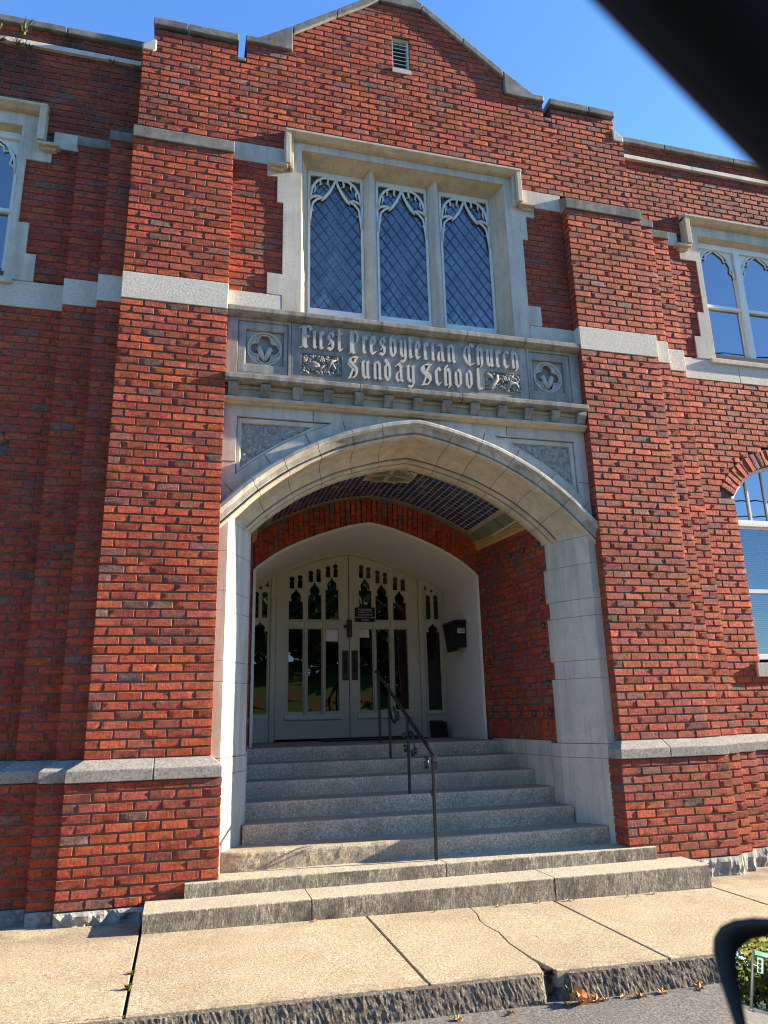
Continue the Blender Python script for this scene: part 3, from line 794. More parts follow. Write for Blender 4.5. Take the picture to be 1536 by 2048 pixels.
    bd = MB(); pl_ = [(AC[0] + AO * math.cos(t), AC[1] + AO * math.sin(t)) for t in [a0 + (math.pi - 2 * a0) * i / 30 for i in range(31)]]
    pi_ = [(AC[0] + AR * math.cos(t), AC[1] + AR * math.sin(t)) for t in [a0 + (math.pi - 2 * a0) * i / 30 for i in range(31)]]
    for i in range(30):
        a, b, c_, d = pl_[i], pl_[i + 1], pi_[i + 1], pi_[i]
        bd.add([(s * p_[0], .4095, p_[1]) for p_ in (a, b, c_, d)], [(0, 1, 2, 3)])
        bd.add([(s * c_[0], .4095, c_[1]), (s * d[0], .4095, d[1]), (s * d[0], .51, d[1]), (s * c_[0], .51, c_[1])], [(0, 1, 2, 3)])
    bd.build('mortar_bed', 'mortar', ar, recalc=False)
    wp = [(AC[0] - .772, .80), (AC[0] + .772, .80)] + [(AC[0] + (AR - .005) * math.cos(t), AC[1] + (AR - .005) * math.sin(t)) for t in [a0 + (math.pi - 2 * a0) * i / 24 for i in range(25)]]
    fi = .045
    def inset_arc(z0, z1, r): return [(AC[0] - (AR - r) * math.cos(t), AC[1] + (AR - r) * math.sin(t)) for t in [a0 + (math.pi - 2 * a0) * i / 24 for i in range(25)]]
    holes = []
    up = [(AC[0] - .778 + fi, 2.44)] + [(x, z) for x, z in inset_arc(0, 0, fi) if z > 2.46] + [(AC[0] + .778 - fi, 2.44)]
    holes.append(mir(up)); holes.append(mir([(AC[0] - .778 + fi, .86), (AC[0] + .778 - fi, .86), (AC[0] + .778 - fi, 2.33), (AC[0] - .778 + fi, 2.33)]))
    wfr = plate('arched_window', mir(wp), holes, .47, .06, .004, 'white_paint', CB)
    mu = MB()
    for x in (-.515, -.26, 0, .26, .515):
        zt_ = AC[1] + math.sqrt((AR - .03) ** 2 - x * x); mu.box(*xs(AC[0] + x - .011, AC[0] + x + .011), .475, .515, 2.43, zt_)
    mu.box(*xs(4.09, 5.57), .47, .53, 1.56, 1.605); mu.box(*xs(4.08, 5.58), .44, .468, 2.36, 2.40)
    mu.build('muntin', 'white_frame', wfr)
    g = MB(); g.box(*xs(4.09, 5.57), .505, .511, .85, 1.58); g.box(*xs(4.09, 5.57), .492, .498, 1.58, 2.34); g.build('pane', 'glass_clear', wfr)
    g = MB(); g.prism(mir([(AC[0] - .75, 2.43), (AC[0] + .75, 2.43)] + [(AC[0] + (AR - .02) * math.cos(t), AC[1] + (AR - .02) * math.sin(t)) for t in [a0 + (math.pi - 2 * a0) * i / 20 for i in range(21)]]), .497, .503); g.build('pane', 'glass_wing', wfr)
    bl = MB()
    for k in range(62): z = .88 + k * .0235; bl.hull8([(s * 4.12, .545, z), (s * 5.54, .545, z), (s * 5.54, .562, z + .012), (s * 4.12, .562, z + .012), (s * 4.12, .545, z + .002), (s * 5.54, .545, z + .002), (s * 5.54, .562, z + .014), (s * 4.12, .562, z + .014)])
    bl.build('venetian_blind', 'blind', wfr)
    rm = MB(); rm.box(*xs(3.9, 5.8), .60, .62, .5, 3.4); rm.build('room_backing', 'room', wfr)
    sl = MB(); sl.box(*xs(3.985, 5.675), .372, .52, .605, .758); sl.build('window_sill', 'lime', CB, .006)

# roof + back so no light leaks in
rf = MB(); rf.box(-WX, WX, .5, 14, 7.2, 7.3); rf.box(-WX, WX, 13.9, 14, -1.3, 7.2); rf.box(-2.95, 2.95, .18, .55, 7.18, 7.21); rf.build('flat_roof', 'asphalt', CB)

# ---- three-light window above the portal
half = [(1.555, 4.503), (1.555, 4.75), (1.40, 4.75), (1.40, 5.62), (1.466, 5.62), (1.466, 5.94), (1.575, 5.94), (1.575, 6.09), (1.40, 6.09), (1.40, 6.47)]
outl = [(1.20 + .2, 4.33)] + [(1.40, 4.50)] + half
outl = outl + [(-x, z) for x, z in reversed(outl)]
su = plate('window_surround', outl, [[(-1.20, 4.335), (-1.20, 6.34), (1.20, 6.34), (1.20, 4.335)]], .112, .10, .004, 'lime', CB)
rv = MB()
def qd(*p): rv.add(list(p), [(0, 1, 2, 3)])
for s in SIDES:
    qd((s * 1.197, .118, 4.33), (s * 1.197, .118, 6.337), (s * 1.18, .215, 6.32), (s * 1.18, .215, 4.33))
    qd((s * 1.18, .215, 4.33), (s * 1.18, .215, 6.32), (s * 1.10, .345, 6.275), (s * 1.10, .345, 4.33))
qd((-1.197, .118, 6.337), (1.197, .118, 6.337), (1.18, .215, 6.32), (-1.18, .215, 6.32))
qd((-1.18, .215, 6.32), (1.18, .215, 6.32), (1.10, .345, 6.275), (-1.10, .345, 6.275))
rv.build('window_reveal', 'lime_warm', su)
ml = MB()
for cxm in (-.385, .385):
    ml.prism([(cxm - .02, .228), (cxm + .02, .228), (cxm + .075, .345), (cxm + .075, .40), (cxm - .075, .40), (cxm - .075, .345)], 4.32, 6.325, 'xy')
ml.build('stone_mullion', 'lime', su, .005)
hm = MB()
hm.prism([(.135, 6.56), (.0, 6.505), (.0, 6.475), (.06, 6.44), (.135, 6.44)], -1.395, 1.395, 'yz')
for s in SIDES:
    xs = lambda a, b: (min(s * a, s * b), max(s * a, s * b))
    hm.box(*xs(1.335, 1.392), .008, .135, 6.06, 6.49); hm.box(*xs(1.30, 1.333), .06, .115, 6.03, 6.46)
    hm.box(*xs(1.365, 1.56), .025, .115, 6.035, 6.07); hm.box(*xs(1.40, 1.545), .070, .115, 6.008, 6.033)
hm.build('hood_mould', 'lime_warm', CB, .006)
bkw = MB(); bkw.box(-1.2, 1.2, .45, .47, 4.2, 6.5); bkw.build('room_backing', 'black', su)
rl = random.Random(3)
for (xa, xb) in ((-1.10, -.46), (-.31, .31), (.46, 1.10)):
    lab = 'leaded_window'
    fx0, fx1 = xa + .03, xb - .03; zb_, zt_ = 4.535, 6.225
    fr = plate(lab, [(xa, 4.45), (xb, 4.45), (xb, 6.285), (xa, 6.285)], [[(fx0, zb_), (fx1, zb_), (fx1, zt_), (fx0, zt_)]], .335, .06, .006, 'white_paint', CB)
    g = MB(); ld = MB(); dw, dh = (fx1 - fx0) / 4.5, .178
    for j in range(-1, 21):
        for i in range(-1, 6):
            cxx = fx0 + dw * (i + .5 + (.5 if j % 2 else 0)) + .25 * dw; cz = zb_ + dh / 2 * j + .03
            q = [(cxx - dw / 2, cz), (cxx, cz - dh / 2), (cxx + dw / 2, cz), (cxx, cz + dh / 2)]
            tx, tz = rl.gauss(0, .030), rl.gauss(0, .030)
            cl = [(min(max(x, fx0 - .004), fx1 + .004), min(max(z, zb_ - .004), zt_ + .004)) for x, z in q]
            if max(p[0] for p in cl) - min(p[0] for p in cl) < .004 or max(p[1] for p in cl) - min(p[1] for p in cl) < .004: continue
            g.add([(x, .362 + (x - cxx) * tx + (z - cz) * tz, z) for x, z in cl], [(0, 1, 2, 3)])
    g.build('pane', 'glass_lead', fr, recalc=False)
    def came(p, q):
        # clip to the light
        (xa_, za_), (xb_, zb2) = p, q; t0, t1 = 0, 1
        for a, b, lo, hi in ((xa_, xb_ - xa_, fx0, fx1), (za_, zb2 - za_, zb_, zt_)):
            if abs(b) < 1e-9: continue
            u, v = (lo - a) / b, (hi - a) / b; t0, t1 = max(t0, min(u, v)), min(t1, max(u, v))
        if t1 - t0 < .02: return
        A = (xa_ + (xb_ - xa_) * t0, .355, za_ + (zb2 - za_) * t0); B = (xa_ + (xb_ - xa_) * t1, .355, za_ + (zb2 - za_) * t1)
        ld.tube([A, B], .0042, 5, flat=1.0)
    for k in range(-14, 24):
        bx = fx0 + .25 * dw + dw * k; z0_ = zb_ + .03 - dh / 2; L = 14
        came((bx, z0_), (bx + dw / 2 * L * 2, z0_ + dh / 2 * L * 2)); came((bx, z0_), (bx - dw / 2 * L * 2, z0_ + dh / 2 * L * 2))
    ld.build('lead_came', 'lead', fr)
    tr = MB(); xm = (xa + xb) / 2; w_ = (fx1 - fx0) / 2
    for q in SIDES:
        P3 = lambda u, z, y=.338: (xm + q * u * w_, y, z)
        tr.tube([P3(1.0, 5.90), P3(.99, 5.98), P3(.92, 6.07), P3(.76, 6.15), P3(.52, 6.205), P3(.28, 6.215), P3(.10, 6.21), P3(0, 6.20)], .017, 6)      # outer arch
        tr.tube([P3(0, 6.21), P3(.10, 6.12), P3(.25, 6.03), P3(.42, 5.955), P3(.56, 5.90)], [.015, .016, .018, .019, .008], 6)          # ogee
        tr.tube([P3(.52, 5.935), P3(.70, 5.955), P3(.86, 5.945), P3(1.0, 5.92)], [.016, .017, .017, .017], 6)
        tr.tube([P3(.60, 5.93), P3(.74, 5.915), P3(.90, 5.86), P3(.97, 5.78), P3(.86, 5.755)], [.012, .014, .014, .014, .005], 6)      # lower cusp lobe
        tr.tube([P3(.95, 5.79), P3(1.0, 5.72), P3(1.02, 5.60)], [.018, .02, .012], 6)
        tr.tube([P3(.30, 6.20), P3(.33, 6.13), P3(.22, 6.115)], [.015, .012, .004], 6); tr.tube([P3(.84, 6.10), P3(.80, 6.04), P3(.86, 5.99)], [.014, .011, .005], 6)
        tr.tube([P3(.62, 6.17), P3(.60, 6.115), P3(.66, 6.10)], [.013, .01, .004], 6)
    tr.build('tracery', 'white_frame', fr)

# ---- frieze with the inscription
sw = MB()
for a, b in ((-1.944, -1.17), (-1.166, -.37), (-.366, .58), (.584, 1.26), (1.264, 1.944)):
    sw.prism([(.135, 4.328), (.0, 4.268), (-.002, 4.215), (.03, 4.19), (.06, 4.178), (.135, 4.178)], a, b, 'yz')
sw.build('window_ledge', 'lime_dirty', CB, .006)
fz = MB(); fz.box(-1.30, 1.30, .075, .20, 3.53, 4.185)
frz = fz.build('inscribed_frieze', 'frieze', CB, .004)
for s in SIDES:
    xs_ = lambda pts: [(s * x, z) for x, z in pts]
    sq = lambda a, b, c, d: [(a, c), (b, c), (b, d), (a, d)]
    pnl = plate('quatrefoil_panel', xs_(sq(1.304, 1.944, 3.53, 4.185)), [xs_(sq(1.33, 1.832, 3.585, 4.150))], .075, .10, .004, 'frieze', CB)
    f1 = plate('panel_frame', xs_(sq(1.332, 1.830, 3.587, 4.148)), [xs_(sq(1.374, 1.752, 3.685, 4.060))], .088, .08, .010, 'frieze', pnl)
    cxq, czq = 1.563, 3.872
    circ = [(cxq + .168 * math.cos(t), czq + .178 * math.sin(t)) for t in [2 * math.pi * i / 36 for i in range(36)]]
    f2 = plate('spandrel_plate', xs_(sq(1.376, 1.750, 3.687, 4.058)), [xs_(circ)], .118, .05, .004, 'frieze', pnl)
    qf = []
    for k in range(4):
        c0 = math.pi / 2 * k; lob = (.085, .088) if k % 2 == 0 else (.085, .092)
        ccx, ccz = cxq + lob[0] * math.cos(c0), czq + lob[1] * math.sin(c0)
        for i in range(11):
            t = c0 - 1.75 + 3.5 * i / 10; qf.append((ccx + .066 * math.cos(t), ccz + .066 * math.sin(t)))
    c2 = [(cxq + .17 * math.cos(t), czq + .18 * math.sin(t)) for t in [2 * math.pi * i / 36 for i in range(36)]]
    plate('quatrefoil', xs_(c2), [xs_(qf)], .128, .04, .010, 'letter', pnl)
    rg = MB(); rg.tube([(s * x, .120, z) for x, z in circ], .013, 6, closed=True); rg.tube([(s * x, .124, z) for x, z in qf], .009, 6, closed=True)
    for q in SIDES:        # the two inner petals rising from the foot
        rg.tube([(s * cxq, .145, czq - .13), (s * (cxq + q * .035), .130, czq - .05), (s * (cxq + q * .055), .130, czq + .01), (s * (cxq + q * .09), .150, czq - .0)], [.02, .032, .026, .006], 7)
    rg.build('tracery_ring', 'letter', pnl)
    b = MB(); b.box(*sorted((s * 1.37, s * 1.76)), .165, .17, 3.68, 4.07); b.build('panel_back', 'frieze', pnl)

GL = {'i': [[(.15, .86), (.5, .95), (.5, .08), (.85, .02)]],
 'r': [[(.05, .86), (.32, .95), (.32, .08), (.60, .02)], [(.32, .80), (.62, .99), (.92, .80)]],
 's': [[(.92, 1.04), (.55, .98), (.22, .80), (.22, .66), (.78, .42), (.80, .16), (.50, .0), (.10, .10)], [(.5, .96), (.84, .86), (.80, .72)], [(.30, .30), (.62, .52)]],
 't': [[(.42, 1.18), (.42, .12), (.66, .0), (.98, .10)], [(-.02, .90), (.42, .96), (.98, .93)]],
 'e': [[(.55, 1.0), (.2, .82), (.2, .18), (.52, .0), (.92, .14)], [(.55, 1.0), (.86, .80), (.80, .62), (.26, .42)]],
 'b': [[(.50, 1.17), (.24, 1.04), (.24, .16), (.52, .0), (.80, .2), (.80, .76), (.52, .98), (.28, .84)]],
 'y': [[(.08, .86), (.24, .95), (.24, .20), (.50, .02), (.76, .2)], [(.62, .92), (.78, .96), (.78, -.06), (.6, -.24), (.2, -.20)]],
 'a': [[(.14, .84), (.46, 1.0), (.76, .84), (.76, .12), (.96, .02)], [(.74, .58), (.36, .52), (.2, .34), (.2, .14), (.45, .0), (.76, .16)]],
 'n': [[(.04, .86), (.24, .95), (.24, .06), (.36, .02)], [(.24, .82), (.52, 1.0), (.78, .84), (.78, .08), (.94, .02)]],
 'h': [[(.50, 1.17), (.24, 1.04), (.24, .06), (.36, .02)], [(.24, .80), (.54, .98), (.80, .80), (.80, .02), (.66, -.06)]],
 'u': [[(.06, .86), (.24, .95), (.24, .16), (.50, .0), (.78, .16)], [(.64, .90), (.78, .95), (.78, .08), (.94, .02)]],
 'c': [[(.90, .84), (.55, 1.0), (.22, .82), (.22, .18), (.54, .0), (.90, .16)]],
 'd': [[(.22, 1.16), (.80, .74), (.80, .2), (.52, .0), (.22, .2), (.22, .74), (.50, .96), (.66, .90)]],
 'o': [[(.50, 1.0), (.22, .82), (.22, .18), (.50, .0), (.80, .18), (.80, .82), (.50, 1.0)]],
 'l': [[(.20, 1.12), (.42, 1.18), (.42, .16), (.64, .0), (.98, .04)]],
 'F': [[(-.1, 1.08), (.10, 1.12), (.28, 1.18), (.28, .08)], [(.44, 1.08), (.44, .10)], [(.36, 1.10), (.66, 1.20), (.96, 1.10), (1.02, .98)], [(.36, .66), (.84, .60)], [(-.05, .0), (.28, .08), (.60, .02)]],
 'P': [[(-.02, 1.05), (.24, 1.14), (.24, .02)], [(.42, 1.08), (.42, .04)], [(.30, 1.10), (.58, 1.20), (.86, 1.08), (.94, .86), (.86, .60), (.50, .44)], [(.04, -.08), (.30, .0), (.56, -.04)]],
 'S': [[(.90, 1.08), (.60, 1.12), (.24, 1.04), (.24, .86), (.84, .48), (.84, .22), (.60, .0), (.06, -.06)], [(.10, .96), (.12, .72), (.74, .34)], [(.76, 1.04), (.58, .78)], [(.50, .46), (.20, .0)]],
 'C': [[(.92, 1.02), (.66, 1.20), (.34, 1.04), (.12, .76), (.10, .44), (.28, .12), (.60, -.06), (.92, .06)], [(.52, 1.06), (.52, .10)]]}
L1 = [('F', -1.217, -1.094), ('i', -1.094, -1.04), ('r', -1.028, -0.959), ('s', -0.947, -0.85), ('t', -0.842, -0.771), ('P', -0.72, -0.597), ('r', -0.581, -0.501), ('e', -0.497, -0.413), ('s', -0.397, -0.304), ('b', -0.292, -0.186), ('y', -0.178, -0.075), ('t', -0.076, -0.015), ('e', -0.006, 0.074), ('r', 0.088, 0.163), ('i', 0.177, 0.229), ('a', 0.234, 0.339), ('n', 0.349, 0.464), ('C', 0.536, 0.687), ('h', 0.687, 0.785), ('u', 0.795, 0.903), ('r', 0.908, 0.993), ('c', 0.998, 1.093), ('h', 1.093, 1.203)]
L2 = [('S', -0.734, -0.601), ('u', -0.597, -0.482), ('n', -0.47, -0.355), ('d', -0.355, -0.25), ('a', -0.234, -0.125), ('y', -0.112, 0.008), ('S', 0.05, 0.194), ('c', 0.204, 0.298), ('h', 0.298, 0.412), ('o', 0.421, 0.531), ('o', 0.546, 0.652), ('l', 0.666, 0.753)]
lt = MB(); kseq = [0]
def inset(poly, d):
    n = len(poly); out = []
    for i in range(n):
        a, b, c = Vector(poly[i - 1]), Vector(poly[i]), Vector(poly[(i + 1) % n])
        e1, e2 = (b - a).normalized(), (c - b).normalized(); n1, n2 = Vector((-e1.y, e1.x)), Vector((-e2.y, e2.x))
        k = 1 + n1.dot(n2)
        if k < .15: return None
        out.append(tuple(b + (n1 + n2) * (d / k)))
    return out
def stroke_seg(p, q, w, ang):
    nx, nz = math.cos(ang) * w / 2, math.sin(ang) * w / 2
    th = .0065                                          # nib thickness
    pts = []
    for (x, z) in (p, q):
        for sx, sz in ((1, 1), (1, -1), (-1, 1), (-1, -1)): pts.append((x + sx * nx - sz * math.sin(ang) * th / 2, z + sx * nz + sz * math.cos(ang) * th / 2))
    pts = sorted(set(pts))
    def half(ps):
        h = []
        for a in ps:
            while len(h) > 1 and (h[-1][0] - h[-2][0]) * (a[1] - h[-2][1]) - (h[-1][1] - h[-2][1]) * (a[0] - h[-2][0]) <= 1e-9: h.pop()
            h.append(a)
        return h[:-1]
    hull = half(pts) + half(pts[::-1])
    kseq[0] += 1; eps = (kseq[0] % 9) * .00035
    y0, y1, y2 = .076, .052 - eps, .060 - eps
    a = hull; b = inset(hull, .0022); c = inset(hull, .0075); n = len(hull)
    if b is None: b = hull
    vs = [(x, y0, z) for x, z in a] + [(x, y1, z) for x, z in b]; fs = [(i, (i + 1) % n, n + (i + 1) % n, n + i) for i in range(n)]
    def area(P): return .5 * sum(P[i - 1][0] * P[i][1] - P[i][0] * P[i - 1][1] for i in range(len(P)))
    lt.add(vs, fs + [tuple(range(n, 2 * n))])
for line, zb_ in ((L1, 3.895), (L2, 3.614)):
    for ch, xa, xb in line:
        wch = xb - xa; xh = .222
        for st in GL[ch]:
            pw = .035 if len(st) > 1 else .030
            pp = [(xa + .012 + (wch - .024) * u if ch != 'i' else (xa + xb) / 2 + (u - .5) * .04, zb_ + .012 + (xh - .02) * v) for u, v in st]
            for p_, q_ in zip(pp, pp[1:]): stroke_seg(p_, q_, pw, R(38))
lt.build('inscription', 'letter', frz)
# carved foliage panels
for s, xa, xb in ((-1, -1.20, -.782), (1, .785, 1.20)):
    b = MB(); z0_, z1_ = 3.628, 3.846; rc = random.Random(20 + s)
    fr = plate('carved_panel', [(xa - .006, z0_ - .006), (xb + .006, z0_ - .006), (xb + .006, z1_ + .006), (xa - .006, z1_ + .006)], [[(xa, z0_), (xb, z0_), (xb, z1_), (xa, z1_)]], .068, .03, .003, 'frieze', frz)
    bb = MB(); bb.box(xa, xb, .0735, .0748, z0_, z1_); bb.build('panel_back', 'frieze_dark', fr)
    for i in range(150):
        x, z = rc.uniform(xa + .012, xb - .012), rc.uniform(z0_ + .012, z1_ - .012); r = rc.uniform(.010, .024)
        b.ellipsoid((x, .070, z), (r, rc.uniform(.014, .024), r * rc.uniform(.5, .9)), rc.uniform(0, 3.1), 7, 4)
    if s < 0:
        b.ellipsoid((xa + .14, .062, z0_ + .095), (.062, .026, .045), -.5)
        for k in range(6): b.tube([(xa + .09 + k * .012, .038, z0_ + .12 - k * .004), (xa + .16 + k * .006, .042, z0_ + .065 + k * .006)], .004, 5)
        b.tube([(xa + .16, .05, z0_ + .07), (xa + .21, .045, z0_ + .065), (xa + .235, .045, z0_ + .10)], [.015, .01, .004], 6)
        for k in range(7): b.ellipsoid((xa + .20 + rc.uniform(-.015, .015), .05, z0_ + .165 + rc.uniform(-.03, .02)), (.010, .012, .010))
        b.tube([(xa + .28, .05, z0_ + .07), (xa + .31, .045, z0_ + .15), (xa + .36, .045, z0_ + .17)], [.012, .016, .006], 6); b.tube([(xa + .31, .05, z0_ + .15), (xa + .35, .045, z0_ + .07)], .010, 6)
    else:
        for k in range(7):                              # raised wing feathers + body
            t = k / 6; b.tube([(xa + .125, .052, z0_ + .10), (xa + .06 + t * .03, .042, z0_ + .17 - t * .03), (xa + .01 + t * .045, .05, z0_ + .20 - t * .055)], [.010, .013, .005], 6)
        b.tube([(xa + .03, .05, z0_ + .01), (xa + .09, .044, z0_ + .07), (xa + .14, .042, z0_ + .135), (xa + .15, .045, z0_ + .19)], [.012, .024, .028, .012], 8)
        for k in range(8): b.ellipsoid((xa + .215 + rc.uniform(-.02, .02), .05, z0_ + .15 + rc.uniform(-.025, .03)), (.010, .012, .010))
        b.tube([(xa + .25, .055, z0_ + .03), (xa + .30, .045, z0_ + .11), (xa + .37, .045, z0_ + .10), (xa + .39, .05, z0_ + .05)], [.02, .03, .018, .01], 7)
        b.tube([(xa + .13, .05, z0_ + .03), (xa + .20, .05, z0_ + .055), (xa + .24, .05, z0_ + .03)], [.008, .012, .01], 6)
    b.v = [(x, .074 - (.074 - y) * .36, z) for x, y, z in b.v]; b.build('carved_foliage', 'frieze', fr)

# ---- cornice on brackets
co = MB()
for a, b in ((-1.95, -.62), (-.616, .48), (.484, 1.955)):
    co.prism([(.14, 3.565), (.075, 3.565), (-.03, 3.515), (-.03, 3.465), (-.012, 3.455), (.02, 3.44), (.14, 3.44)], a, b, 'yz')
cor = co.build('cornice', 'lime_dirty', CB, .006)
cf = MB(); cf.box(-1.944, 1.944, .085, .16, 3.30, 3.438); cf.box(-1.944, 1.944, .07, .10, 3.40, 3.437); cf.build('cornice_fascia', 'lime_warm', cor)
for k in range(13):
    xc = -1.865 + 3.745 * k / 12; m = MB()
    prof = [(.09, 3.437), (.0, 3.437), (-.006, 3.425), (-.004, 3.40), (.012, 3.37), (.03, 3.345), (.034, 3.318), (.05, 3.302), (.09, 3.302)]
    m.prism(prof, xc - .048, xc + .048, 'yz'); m.build('bracket', 'lime_dirty', cor, .004)
bm_ = MB()
bm_.prism([(.15, 3.299), (.03, 3.299), (.025, 3.285), (.045, 3.268), (.06, 3.266), (.075, 3.25), (.10, 3.245), (.15, 3.245)], -1.944, 1.944, 'yz'); bm_.build('bed_mould', 'lime_warm', cor)

# ---- spandrel wall over the arch
hood = [(x + nx * .30, z + nz * .30) for (x, z), (nx, nz) in zip(I_C, normals_of(I_C))]
hood = [p for p in hood if abs(p[0]) < 1.93 and p[1] > 2.25]
hz = 2.27
outl = [(-1.944, 3.25), (-1.944, hz)] + hood + [(1.944, hz), (1.944, 3.25)]
holes = []; frames = []
hood2 = [(x + nx * .47, z + nz * .47) for (x, z), (nx, nz) in zip(I_C, normals_of(I_C))]
hood3 = [(x + nx * .505, z + nz * .505) for (x, z), (nx, nz) in zip(I_C, normals_of(I_C))]
def tri(s, xo, zt, cv):
    c_ = [(x, z) for x, z in cv if s * x > 0 and s * x < xo and z < zt]
    c_ = sorted(c_, key=lambda p: s * p[0])
    zz = [z for x, z in c_]
    def z_at(x): return interp([(s * p[0], p[1]) for p in cv if s * p[0] > .3], x)
    xt = min([s * p[0] for p in c_]); lo = (s * xo, z_at(xo)); c_ = [(s * xt * .999, zt)] + c_[1:] + [lo, (s * xo, zt)]
    return c_
for s in SIDES:
    t_ = tri(s, 1.815, 3.13, hood2); holes.append(t_)
sp = plate('spandrel', outl, holes, .115, .12, .004, 'lime', CB)
for s in SIDES:
    t1, t2 = tri(s, 1.81, 3.125, hood2), tri(s, 1.768, 3.07, hood3)
    plate('spandrel_moulding', t1, [t2], .135, .08, .012, 'lime', sp)
    nxx = 70; m = MB(); vs = []; fs = []
    rp = tri(s, 1.775, 3.08, hood3); xa = min(s * p[0] for p in rp)
    for i in range(nxx + 1):
        x = xa + (1.775 - xa) * i / nxx; zl = interp([(s * p[0], p[1]) for p in hood3 if s * p[0] > .2], x) - .01
        for j in range(26):
            z = zl + (3.08 - zl) * j / 25
            d = .022 * mn.noise((x * 26, z * 26, 4 * s)) + .016 * mn.noise((x * 60, z * 60, 2))
            vs.append((s * x, .158 + d, z))
    for i in range(nxx):
        for j in range(25): q = i * 26 + j; fs.append((q, q + 26, q + 27, q + 1))
    m.add(vs, fs, True); m.build('rough_panel', 'rough', sp, recalc=False)
# joints of the spandrel face are thin dark lines cut as grooves
jg = MB()
for x0_, z0_, x1_, z1_ in ((-1.07, 3.135, -1.07, 3.244), (.02, 3.21, .02, 3.244), (1.02, 3.135, 1.02, 3.244), (-1.94, 2.66, -1.82, 2.66), (1.82, 2.66, 1.94, 2.66)):
    if x0_ == x1_: jg.box(x0_ - .003, x0_ + .003, .1115, .1145, z0_, z1_)
    else: jg.box(x0_, x1_, .1115, .1145, z0_ - .003, z0_ + .003)
for s in SIDES:
    for th in (.62, .95, 1.28, 1.58):
        i = min(range(len(I_C)), key=lambda i: abs(s * I_C[i][0] - th)); x, z = I_C[i]; nx_, nz_ = normals_of(I_C)[i]
        a, b = (x + nx_ * .335, z + nz_ * .335), (x + nx_ * .465, z + nz_ * .465); px_, pz_ = -nz_ * .003, nx_ * .003
        jg.prism([(a[0] - px_, a[1] - pz_), (a[0] + px_, a[1] + pz_), (b[0] + px_, b[1] + pz_), (b[0] - px_, b[1] - pz_)], .1115, .1145)
jg.build('joint_line', 'mortar_dark', sp)

# ---- moulded arch, cut into stones
PROF_A = [(.34, .15), (.345, .045), (.325, .018), (.295, .015), (.275, .035), (.272, .062), (.262, .070), (.224, .082), (.217, .112), (.206, .116), (.206, .15)]
PROF = [(.203, .15), (.203, .114), (.198, .092), (.184, .098), (.176, .115), (.18, .13), (.168, .138),
        (.172, .20), (.165, .27), (.140, .35), (.100, .41), (.070, .44), (.078, .468), (.062, .470), (.056, .455), (.040, .46), (.029, .475), (.028, .496), (.046, .510), (.040, .524), (.024, .522), (.010, .535), (.002, .56), (.0, .60), (.012, .66), (.42, .66), (.42, .15)]
def arc_len(path):
    out = [0]
    for a, b in zip(path, path[1:]): out.append(out[-1] + math.hypot(a[0] - b[0], a[1] - b[1]))
    return out
ext = extend(full_curve(I_HALF, 8), .42); al = arc_len(ext); TL = al[-1]
def at_len(path, al, t):
    for i in range(len(al) - 1):
        if t <= al[i + 1]:
            f = (t - al[i]) / (al[i + 1] - al[i] + 1e-9); return tuple(a + (b - a) * f for a, b in zip(path[i], path[i + 1]))
    return path[-1]
en = normals_of(ext)
fine = [(at_len(ext, al, TL * i / 160)) for i in range(161)]; fno = [at_len(en, al, TL * i / 160) for i in range(161)]
cutsn = [0, 22, 34, 46, 58, 69, 91, 102, 114, 126, 138, 160]
pa = None
for i, (a, b) in enumerate(zip(cutsn, cutsn[1:])):
    P_, N_ = fine[a:b + 1], fno[a:b + 1]
    def nudge(p, q, d): l = math.hypot(q[0] - p[0], q[1] - p[1]); return (p[0] + (q[0] - p[0]) / l * d, p[1] + (q[1] - p[1]) / l * d)
    P_ = [nudge(P_[0], P_[1], .003)] + P_[1:-1] + [nudge(P_[-1], P_[-2], .003)]
    m = MB(); m.sweep(P_, N_, PROF, smooth=False); m.build('arch_stone', 'lime_warm', CB); m = MB(); m.sweep(P_, N_, PROF_A, smooth=False); m.build('hood_stone', 'hood', CB)
m = MB(); m.sweep(fine, fno, [(.33, .14), (.20, .15), (.18, .22), (.15, .36), (.08, .455), (.03, .54), (.02, .60), (.03, .645), (.40, .645), (.40, .14)]); m.build('arch_joint_bed', 'mortar_dark', CB)

